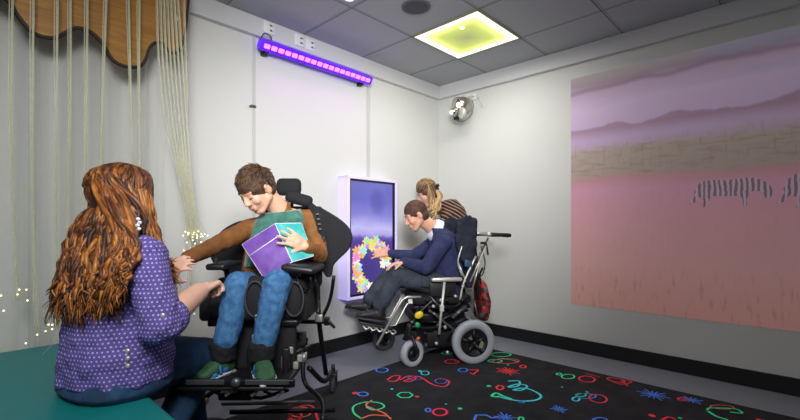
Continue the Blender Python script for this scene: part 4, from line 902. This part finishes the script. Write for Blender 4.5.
q = MB(); q.rbox((.24, 0, .335), (.42, .34, .08), .02); q.cap((.05, .17, .31), (.20, .17, .25), .035, .03); q.cap((.05, -.17, .31), (.20, -.17, .25), .035, .03); pt2(q, 'seat_lift', 'black_metal')
tub('side_rail', [(405, 335, .22), (412, 327, .23), (430, 328, .23), (470, 322, .23)], .012); tub('side_rail', [(410, 318, .22), (430, 330, .22), (445, 318, .22), (468, 310, .22)], .010)
tub('suspension_arm', [(404, 340, .2), (412, 322, .2), (424, 308, .2), (436, 298, .2)], .014); tub('suspension_arm', [(432, 312, .24), (452, 328, .24), (468, 336, .22)], .010, 'grey_metal')
q = MB(); q.tube([G(452, 318, .24), G(466, 306, .24)], .012, 10); 
for i in range(6): q.lathe(G(453+i*2.2, 317-i*1.9, .24), G(466, 306, .24)-G(452, 318, .24), [(.012, -.003), (.019, -.003), (.019, .003), (.012, .003), (.012, -.003)], 14)
pt2(q, 'suspension_spring', 'grey_metal')
for (px, py, mt_, r_, nm) in ((419, 315, 'yellow_tag', (.034, .012, .026), 'yellow_lever'), (417.5, 325, 'green_tag', (.02, .012, .022), 'green_knob'), (418, 338.5, 'orange_tag', (.018, .012, .012), 'orange_reflector')):
    pt2(MB().ell(G(px, py, .255), r_, Matrix.Rotation(.5, 3, 'Y')), nm, mt_)
tub('red_rod', [(440.5, 317, .262), (439.6, 330, .262)], .009, 'red_tag')
for i, (px, py) in enumerate(((427, 300), (433, 306), (447, 300), (455, 296), (425, 333), (447, 352), (462, 300), (436, 343))):
    pt2(MB().lathe(G(px, py, .24), (0, 1, 0), [(.0001, .02), (.012, .02), (.013, 0), (.0001, 0)], 12), 'bolt', 'steel' if i % 2 else 'black_plastic')
pt2(MB().rbox((.22, 0, .475), (.46, .42, .07), .03), 'seat', 'black_fabric')
pt2(MB().rbox((.22, 0, .42), (.44, .40, .03), .008), 'seat_pan', 'black_metal')
for sy in (1, -1):
    a_ = G(446.5, 279.5, .265); ap = pt2(MB().rbox((a_.x, sy*.265, a_.z), (.235, .055, .028), .01), 'armrest', 'steel' if sy > 0 else 'black_plastic')
    b0_, b1_ = G(444.5, 282, .265), G(439, 334, .265); b0_.y = b1_.y = sy*.265; q = MB(); q.tube([b0_, b1_], .010, 8); q.rbox((b0_+b1_)/2, (.03, .03, .05), .004); pt2(q, 'arm_post', mat('post_silver', '#d6d5d0', .45, .35), ap)
    q = MB(); q.rbox((a_.x+.02, sy*.235, a_.z-.075), (.20, .012, .11), .005); pt2(q, 'side_guard', 'black_plastic', ap)
# backrest
q = MB(); b0_, b1_ = G(462, 284, 0), G(462, 219, 0)
q.rbox(((b0_.x+b1_.x)/2-.02, 0, (b0_.z+b1_.z)/2), (.07, .40, b1_.z-b0_.z+.02), .03, Matrix.Rotation(-.06, 3, 'Y')); bk2 = pt2(q, 'backrest', mat('navy_black', '#1b2030', .85, bump=.3, bscale=120))
for sy in (1, -1):
    q = MB(); c = [G(456, 222, .18), G(463, 217, .20), G(472, 218, .21), G(476, 232, .21), G(474, 250, .21), G(466, 262, .20), G(458, 255, .19), G(455, 240, .18)]
    for p in c: p.y *= sy
    q.prism(spline(c+[c[0]], 3)[:-1], V((0, .035*sy, 0))); sb_ = blob(q, 'side_bolster', 'navy_black', bk2, .006, 6, .035, .06)
for sy in (1, -1):
    y = .17*sy; yy = .17
    def g2(px, py): p = G(px, py, yy); p.y = y; return p
    q = MB(); q.tube(spline([g2(478, 300), g2(477, 268), g2(474, 236), g2(473, 218)], 5), .012, 8); pt2(q, 'back_cane', 'black_metal', bk2)
    q = MB(); q.tube([g2(472, 232.5), g2(488, 234.5)], .009, 8); q.ell(g2(489, 234.5), .02); ph_ = pt2(q, 'push_handle', 'steel')
    q = MB(); q.lathe(g2(490, 234.5), g2(512, 235.5)-g2(490, 234.5), [(.0001, 0), (.013, .0), (.018, .01), (.015, .08), (.017, .15), (.014, .172), (.0001, .176)], 16); pt2(q, 'grip', 'black_plastic', ph_)
    q = MB(); q.tube([g2(488, 238), g2(480, 256), g2(470, 280)], .008, 8)
    for i in range(9): q.lathe(g2(484-i*1.6, 247+i*3.4, ), g2(470, 280)-g2(488, 238), [(.008, -.003), (.016, -.003), (.016, .003), (.008, .003), (.008, -.003)], 12)
    pt2(q, 'gas_strut', 'grey_metal', bk2)
    q = MB(); q.tube(spline([g2(481, 243), g2(486, 244), g2(488, 255)], 4), .007, 6); q.rbox(g2(483, 243), (.04, .02, .02), .004); pt2(q, 'brake_lever', 'black_plastic', bk2)
q = MB(); q.tube(spline([G(481, 246, .18), G(485, 262, .2), G(482, 275, .2), G(474, 272, .2), G(470, 262, .2)], 5), .005, 6); pt2(q, 'cable', 'black_plastic', bk2)
q = MB(); q.rbox(G(468, 263, .225), (.06, .03, .06), .008); pt2(q, 'control_box', mat('blue_grey_box', '#33506a', .5), bk2)
tub('back_linkage', [(476, 256, .22), (464, 282, .22), (460, 300, .22)], .009, 'steel', bk2)
for pp in ([(486, 246, .19), (470, 282, .23)], [(480, 262, .22), (472, 290, .22)], [(458, 262, .22), (466, 282, .22)], [(462, 246, .235), (458, 262, .235), (462, 276, .235)]): tub('strut', pp, .006, 'steel', bk2)
for pp in ([(430, 296, .23), (444, 312, .23)], [(448, 312, .23), (470, 296, .23)], [(428, 322, .24), (446, 322, .24)], [(420, 306, .23), (408, 326, .23)], [(456, 324, .25), (448, 340, .25)], [(474, 300, .2), (478, 318, .2)]): tub('strut', pp, .007, 'grey_metal' if pp[0][0] % 4 else 'black_metal')
for px, py in ((430, 311), (445, 327), (458, 312), (470, 290), (426, 345), (412, 322), (463, 286), (441, 300)): pt2(MB().rbox(G(px, py, .24), (.025, .02, .02), .004, Matrix.Rotation(px, 3, 'Y')), 'bracket', 'steel' if px % 2 else 'grey_metal')
# leg rests
for sy in (1, -1):
    yy = .16
    def g3(px, py, y=.195): p = G(px, py, y); p.y *= sy; return p
    q = MB(); q.tube([g3(421, 297), g3(407, 297), g3(402, 300), g3(377, 345)], .0095, 8); lr = pt2(q, 'legrest_tube', 'steel')
    q = MB(); q.tube([g3(414, 302, .14), g3(407, 304, .14), g3(396, 325, .14), g3(388, 326, .14)], .007, 8); pt2(q, 'legrest_brace', 'steel', lr)
    q = MB(); q.rbox(g3(411, 300, .165), (.045, .012, .055), .004); pt2(q, 'hanger_plate', 'white_plastic', lr)
fpc = G(374, 321, 0)
q = MB(); q.rbox(fpc+V((0, 0, 0)), (.26, .34, .014), .005, Matrix.Rotation(-.22, 3, 'Y')); f2 = pt2(q, 'footplate', 'black_plastic')
for i in range(5):
    q = MB(); x = fpc.x+.10-.05*i; z = fpc.z-.018-(x-fpc.x)*(-.22); q.tube(spline([V((x, .17, z)), V((x-.02, .19, z-.02)), V((x-.045, .175, z-.01)), V((x-.03, .12, z-.004))], 4), .006, 6); pt2(q, 'heel_loop', 'steel', f2)
# bag on the back
mt_bag = bpy.data.materials.new('patterned_bag'); mt_bag.use_nodes = True; n = N(mt_bag); bs = n.n['Principled BSDF']; tc = n.new('ShaderNodeTexCoord'); vo = n.new('ShaderNodeTexVoronoi', Scale=32.0); n.lk(tc.outputs['Object'], vo.inputs['Vector'])
sx = n.new('ShaderNodeSeparateColor'); n.lk(vo.outputs['Color'], sx.inputs[0]); n.lk(n.ramp(sx.outputs[0], [(.0, '#5a1a1e'), (.2, '#a82a2e'), (.45, '#2a2320'), (.7, '#b8603a'), (.8, '#8a2a34'), (.93, '#4a6a7a')], 'CONSTANT'), bs.inputs['Base Color']); bs.inputs['Roughness'].default_value = .7
bc = G(481, 298, .0)
q = MB(); q.loft([(V((bc.x, 0, bc.z-.165)), V((.03, 0, 0)), V((0, .10, 0))), (V((bc.x, 0, bc.z-.14)), V((.04, 0, 0)), V((0, .12, 0))), (V((bc.x-.01, 0, bc.z)), V((.042, 0, 0)), V((0, .125, 0))), (V((bc.x+.01, 0, bc.z+.12)), V((.034, 0, 0)), V((0, .11, 0))), (V((bc.x+.015, 0, bc.z+.155)), V((.016, 0, 0)), V((0, .07, 0)))], 24, 3)
o = q.build('backpack', mt_bag); o.matrix_world = Mx
tag(o, 'small red patterned bag hanging behind the powered wheelchair', 'bag')
q = MB(); q.tube(spline([V((bc.x+.03, .08, bc.z+.13)), V((bc.x+.045, .09, bc.z+.20)), V((bc.x+.03, .12, bc.z+.26))], 5), .008, 6); q.tube(spline([V((bc.x+.03, -.08, bc.z+.13)), V((bc.x+.045, -.09, bc.z+.20)), V((bc.x+.03, -.12, bc.z+.26))], 5), .008, 6); s_o = q.build('strap', 'black_fabric'); s_o.parent = o
q = MB(); q.loft([(V((bc.x-.045, 0, bc.z-.12)), V((.012, 0, 0)), V((0, .07, 0))), (V((bc.x-.052, 0, bc.z-.02)), V((.014, 0, 0)), V((0, .08, 0))), (V((bc.x-.045, 0, bc.z+.02)), V((.008, 0, 0)), V((0, .06, 0)))], 18, 3); s_o = q.build('front_pocket', mt_bag); s_o.parent = o

# ---------------- young man, side on
def W(px, py, yl): return Mx @ G(px, py, yl)
R3 = Mx.to_3x3(); fw = R3 @ V((1, 0, 0)); lf = R3 @ V((0, 1, 0))    # forward, towards the camera
hcM = W(416, 216, .03); hmM = frame(fw*.84+V((0, 0, -.44))+lf*.14, fw*.45+V((0, 0, .88))); q = MB(); head_shapes(q, hcM, hmM, .98)
nbM = W(434, 229, .0); q.cap(hcM+hmM @ V((0, -.03, -.05)), nbM, .052, .06)
pel = W(446, 284, 0); 
def torsoM(q, g):
    sp_ = [(446, 292, .155, .115), (447, 275, .16, .12), (447, 258, .165, .12), (445, 243, .175, .115), (441, 233, .15, .085), (436, 228, .07, .06)]
    q.loft([(W(x, y, 0), lf*(a+g), fw*(b+g)) for x, y, a, b in sp_], 26, 2.2)
torsoM(q, -.012)
sN, eN, wN = W(443, 243, .17), W(426, 268, .20), W(404, 262, .10)
sF, eF, wF = W(438, 240, -.17), W(414, 256, -.22), W(388, 253, -.28)
q.cap(sN, eN, .045, .037); q.cap(eN, wN, .036, .026); q.cap(sF, eF, .045, .037); q.cap(eF, wF, .036, .025)
hand(q, wN, fw*.9+V((0, 0, -.15)), V((0, 0, 1)), .95, .35, -1, .08, .3)
scrp = R(.13, 1.07, .80); hd = W(375, 253, -.33)-wF
hand(q, wF, hd, lf*.8+V((0, 0, .6)), 1.12, .14, 1, .15, .2)
hN, kN, aN = W(441, 285, .09), W(397, 276, .10), W(379, 306, .08); hF_, kF, aF = W(438, 283, -.09), W(388, 277, -.10), W(369, 300, -.07)
for h_, k_, a_ in ((hN, kN, aN), (hF_, kF, aF)): q.cap(h_, k_, .07, .05); q.cap(k_, a_, .045, .034)
Mn = blob(q, 'person', 'skin_fair', None, .0056, 3)
tag(Mn, 'young man in a navy jumper with white collar, seated reaching towards the lit screen', 'person')
face_parts(Mn, hcM, hmM, .98, shut=True)
q = MB(); torsoM(q, .01); q.cap(W(440, 240, .10), sN, .06, .066); q.cap(sN, eN, .066, .056); q.cap(eN, wN, .055, .038); q.cap(W(437, 238, -.10), sF, .06, .062); q.cap(sF, eF, .062, .052); q.cap(eF, wF+(eF-wF)*.08, .048, .034)
q.lathe(wN, (wN-eN).normalized(), [(.028, -.03), (.040, -.03), (.040, .004), (.028, .004), (.028, -.03)], 20)
blob(q, 'jumper', 'navy_knit', Mn, .006, 4, .018, .09)
q = MB(); cdir = (hcM-nbM).normalized()
q.lathe(nbM-cdir*.012, cdir, [(.060, -.012), (.098, -.016), (.088, .022), (.066, .045), (.060, .045), (.060, -.012)], 28); blob(q, 'collar', 'white_cotton', Mn, .005, 2)
q = MB(); 
for h_, k_, a_ in ((hN, kN, aN), (hF_, kF, aF)): q.cap(h_, k_, .092, .072); q.cap(k_, a_+(k_-a_)*.05, .070, .058)
q.cap(W(446, 286, .06), W(446, 286, -.06), .11); q.rbox(W(428, 281, .17), (.11, .04, .10), .02, R3)
blob(q, 'trousers', 'slate_trouser', Mn, .006, 4, .018, .07)
for a_, t_ in ((W(380, 312, .09), W(359, 312, .10)), (W(369, 305, -.08), W(349, 303, -.08))):
    d_ = t_-a_; sh = shoe('shoe', a_+UP*.01, t_+UP*.035, 'shoe_black', Mn, 1.0, 'tyre_dark', .05)
    q = MB(); 
    for i in range(3):
        c = a_+d_*(.3+.15*i)+UP*(.002+.006*i); q.tube([c+lf*.022, c+UP*.008, c-lf*.022], .003, 5)
    q.build('laces', 'grey_metal', sh)
q = MB(); q.ell(hcM+hmM @ V((0, -.015, .039))*.98, [.080, .094, .088], hmM, 20, 14); q.ell(hcM+hmM @ V((0, -.04, -.02)), [.072, .066, .06], hmM)
hM = blob(q, 'hair', 'hair_dark', Mn, .005, 3)
q = MB(); tufts(q, hcM, hmM, .97, 1300, lambda v: (v.z > .2+.7*max(0, v.y)) or (v.y < -.3 and v.z > -.6), (.008, .016), 9, V((0, .4, -.4)), mats=2)
q.build('hair_tufts', ['hair_dark', mat('hair_dark_b', '#5a3a2a', .6)], hM, fix=False)

# ---------------- helper crouching behind
YW = 3.88
hcW = P(427.5, 194, YW); hmW = frame((-.80, -.22, -.50), (-.42, -.05, .85)); q = MB(); head_shapes(q, hcW, hmW, .98)
nbW = P(439, 209, YW+.03); q.cap(hcW+hmW @ V((0, -.03, -.05)), nbW, .05, .055)
dT = V((-.35, 0, .92)).normalized(); bT = V((.92, 0, .35)); sT = V((0, 1, 0))
rgs = [(462, 268, .15, .12), (461, 248, .145, .115), (458, 228, .155, .12), (452, 212, .165, .11), (446, 203, .13, .09), (440, 202, .07, .06)]
def torsoW(q, g): q.loft([(P(x, y, YW+.06), sT*(a+g), bT*(b+g)) for x, y, a, b in rgs], 24, 2.2)
torsoW(q, -.01)
sA, eA, wA = P(448, 216, YW-.08), P(432, 249, YW-.08), P(414, 252, YW-.1)
sC, eC, wC = P(447, 220, YW+.2), P(430, 250, YW+.18), P(412, 262, YW+.08)
q.cap(sA, eA, .042, .035); q.cap(eA, wA, .034, .024); q.cap(sC, eC, .042, .035); q.cap(eC, wC, .034, .024)
hand(q, wA, V((-1, 0, .05)), V((0, .3, 1)), .9, .2, 1, .12, .25); hand(q, wC, V((-1, -.2, 0)), V((0, 0, 1)), .9, .4, -1, .1, .3)
leg = [((P(458, 268, YW+.0)), V((.28, YW-.02, .46)), V((.50, YW+.02, .10))), ((P(460, 268, YW+.14)), V((.34, YW+.22, .48)), V((.58, YW+.2, .10)))]
for h_, k_, a_ in leg: q.cap(h_, k_, .07, .05); q.cap(k_, a_, .045, .034)
Wn = blob(q, 'person', 'skin_pale', None, .006, 3)
tag(Wn, 'blond woman in a brown striped top leaning in behind the young man', 'person')
face_parts(Wn, hcW, hmW, .98, shut=True)
q = MB(); torsoW(q, .008); q.cap(P(449, 211, YW), sA, .055, .06); q.cap(sA, eA, .06, .05); q.cap(eA, wA+(eA-wA)*.3, .048, .038); q.cap(P(449, 216, YW+.12), sC, .055, .06); q.cap(sC, eC, .06, .05); q.cap(eC, wC+(eC-wC)*.3, .048, .038)
blob(q, 'top', 'striped_top', Wn, .0065, 4, .01, .07)
q = MB(); 
for h_, k_, a_ in leg: q.cap(h_, k_, .088, .068); q.cap(k_, a_, .064, .046)
q.cap(leg[0][0], leg[1][0], .12)
blob(q, 'trousers', mat('dark_trouser', '#20222b', .85), Wn, .007, 4, .01, .08)
for h_, k_, a_ in leg: shoe('shoe', a_+V((0, 0, .0)), a_+V((-.16, 0, 0)), 'shoe_black', Wn, 1.0)
q = MB(); q.ell(hcW+hmW @ V((0, -.018, .034)), [.084, .098, .092], hmW, 20, 14); q.ell(hcW+hmW @ V((0, -.05, -.02)), [.075, .06, .07], hmW)
hW = blob(q, 'hair', 'blond_root', Wn, .006, 3)
q = MB(); rnd = random.Random(8)
def sW(v, k=1.0): return hcW+hmW @ V((v[0]*.088*k, -.016+v[1]*.102*k, .034+v[2]*.096*k))
def lockW(pts, r0, ci, wav=.006):
    s_ = spline(pts, 7); ph = rnd.uniform(0, 6); L = len(s_); q.cur = ci
    q.tube([p+V((math.sin(i*.5+ph), math.cos(i*.45+ph), 0))*wav*i/L for i, p in enumerate(s_)], [r0*(1 if i < L-3 else .35*(L-i)) for i in range(L)], 6)
clip = P(436, 188, YW-.02)
for i in range(190):
    v = V((rnd.uniform(-1, 1), rnd.uniform(-.2, .75), rnd.uniform(.2, 1))).normalized(); mid = V((v.x*.8, v.y-.6, v.z+.1)).normalized()
    ci = rnd.choice((0, 0, 1, 3)) if v.y > .2 else rnd.choice((0, 1, 1, 2))
    lockW([sW(v), sW(mid, 1.03), clip+V((rnd.uniform(-.02, .02), rnd.uniform(-.02, .02), rnd.uniform(-.03, .02)))], rnd.uniform(.004, .007), ci)
for i in range(22):   # ponytail over the shoulder towards the camera
    lockW([clip, P(439+rnd.uniform(-2, 3), 197, YW-.10+rnd.uniform(-.02, .02)), P(437+rnd.uniform(-4, 4), 208, YW-.14+rnd.uniform(-.02, .02)), P(433+rnd.uniform(-4, 4), rnd.uniform(212, 222), YW-.16)], rnd.uniform(.005, .008), rnd.choice((1, 2, 2, 0)), .012)
for i in range(34):   # loose hair beside the near cheek
    lockW([sW((-1, -.1, .3+rnd.uniform(-.3, .4)), 1.0), P(431+rnd.uniform(-3, 3), 196, YW-.115), P(432+rnd.uniform(-3, 3), 206, YW-.12), P(431+rnd.uniform(-3, 4), rnd.uniform(208, 218), YW-.13)], rnd.uniform(.004, .0065), rnd.choice((1, 1, 2, 0)), .010)
q.build('hair_locks', HAIR_B, hW, fix=False)
q = MB(); q.rbox(clip+V((.01, -.015, .02)), (.05, .03, .03), .01, hmW); q.rbox(clip+V((.0, -.02, .0)), (.02, .04, .05), .008, hmW); q.build('hair_clip', 'black_plastic', Wn)

# ================================================================ LIGHT, WORLD, CAMERA
def area(nm, loc, tgt, size, power, col=(1, 1, 1), spread=180, sy=None):
    l = bpy.data.lights.new(nm, 'AREA'); l.shape = 'RECTANGLE'; l.size = size; l.size_y = sy or size; l.energy = power; l.color = col; l.spread = math.radians(spread)
    o = bpy.data.objects.new(nm, l); C.objects.link(o); o.location = loc; o.rotation_euler = (V(tgt)-V(loc)).to_track_quat('-Z', 'Y').to_euler(); return o
def spot(nm, loc, tgt, power, ang, blend=1, r=.15, col=(1, 1, 1)):
    l = bpy.data.lights.new(nm, 'SPOT'); l.energy = power; l.spot_size = math.radians(ang); l.spot_blend = blend; l.shadow_soft_size = r; l.color = col
    o = bpy.data.objects.new(nm, l); C.objects.link(o); o.location = loc; o.rotation_euler = (V(tgt)-V(loc)).to_track_quat('-Z', 'Y').to_euler(); return o
area('added_overhead_fill', R(2.4, 3.2, 2.46), R(1.8, 2.6, 0), 1.2, 24, (1, .99, .97))  # unseen overhead fill, added for soft general light
area('panel_lamp', R(.92, .81, 2.47), R(.92, .81, 0), .55, 12, (1, 1, .93))
spot('added_fill_spot', V((.15, -.1, 1.9)), V((-.15, 3.8, 1.35)), 450, 64, 1, .35, (1, .99, .98))  # added spot above the camera, brightens the corner with falloff around it
spot('added_fill_spot', V((-.3, -.2, 2.2)), V((-1.25, 2.2, .9)), 150, 80, 1, .3, (1, .99, .98))  # second added spot, lifts the left side and the curtain
area('uv_lamp', R(.15, 1.57, 2.27), R(.5, 1.57, 1.2), .95, 1.0, (.6, .15, 1), 150, .05)
wd = bpy.data.worlds.new('world'); bpy.context.scene.world = wd; wd.use_nodes = True; wd.node_tree.nodes['Background'].inputs[0].default_value = (.5, .52, .55, 1); wd.node_tree.nodes['Background'].inputs[1].default_value = .3
cam = bpy.data.cameras.new('camera'); co = bpy.data.objects.new('camera', cam); C.objects.link(co); co.location = (0, 0, H0); co.rotation_euler = (math.pi/2, 0, 0)
cam.sensor_width = 36; cam.lens = 36*F_/800; cam.shift_y = (HZ-210)/800; cam.clip_start = .05
bpy.context.scene.camera = co
vs = bpy.context.scene.view_settings; vs.view_transform = 'Standard'; vs.look = 'None'; vs.gamma = 1; vs.use_curve_mapping = False; vs.exposure = 0.0
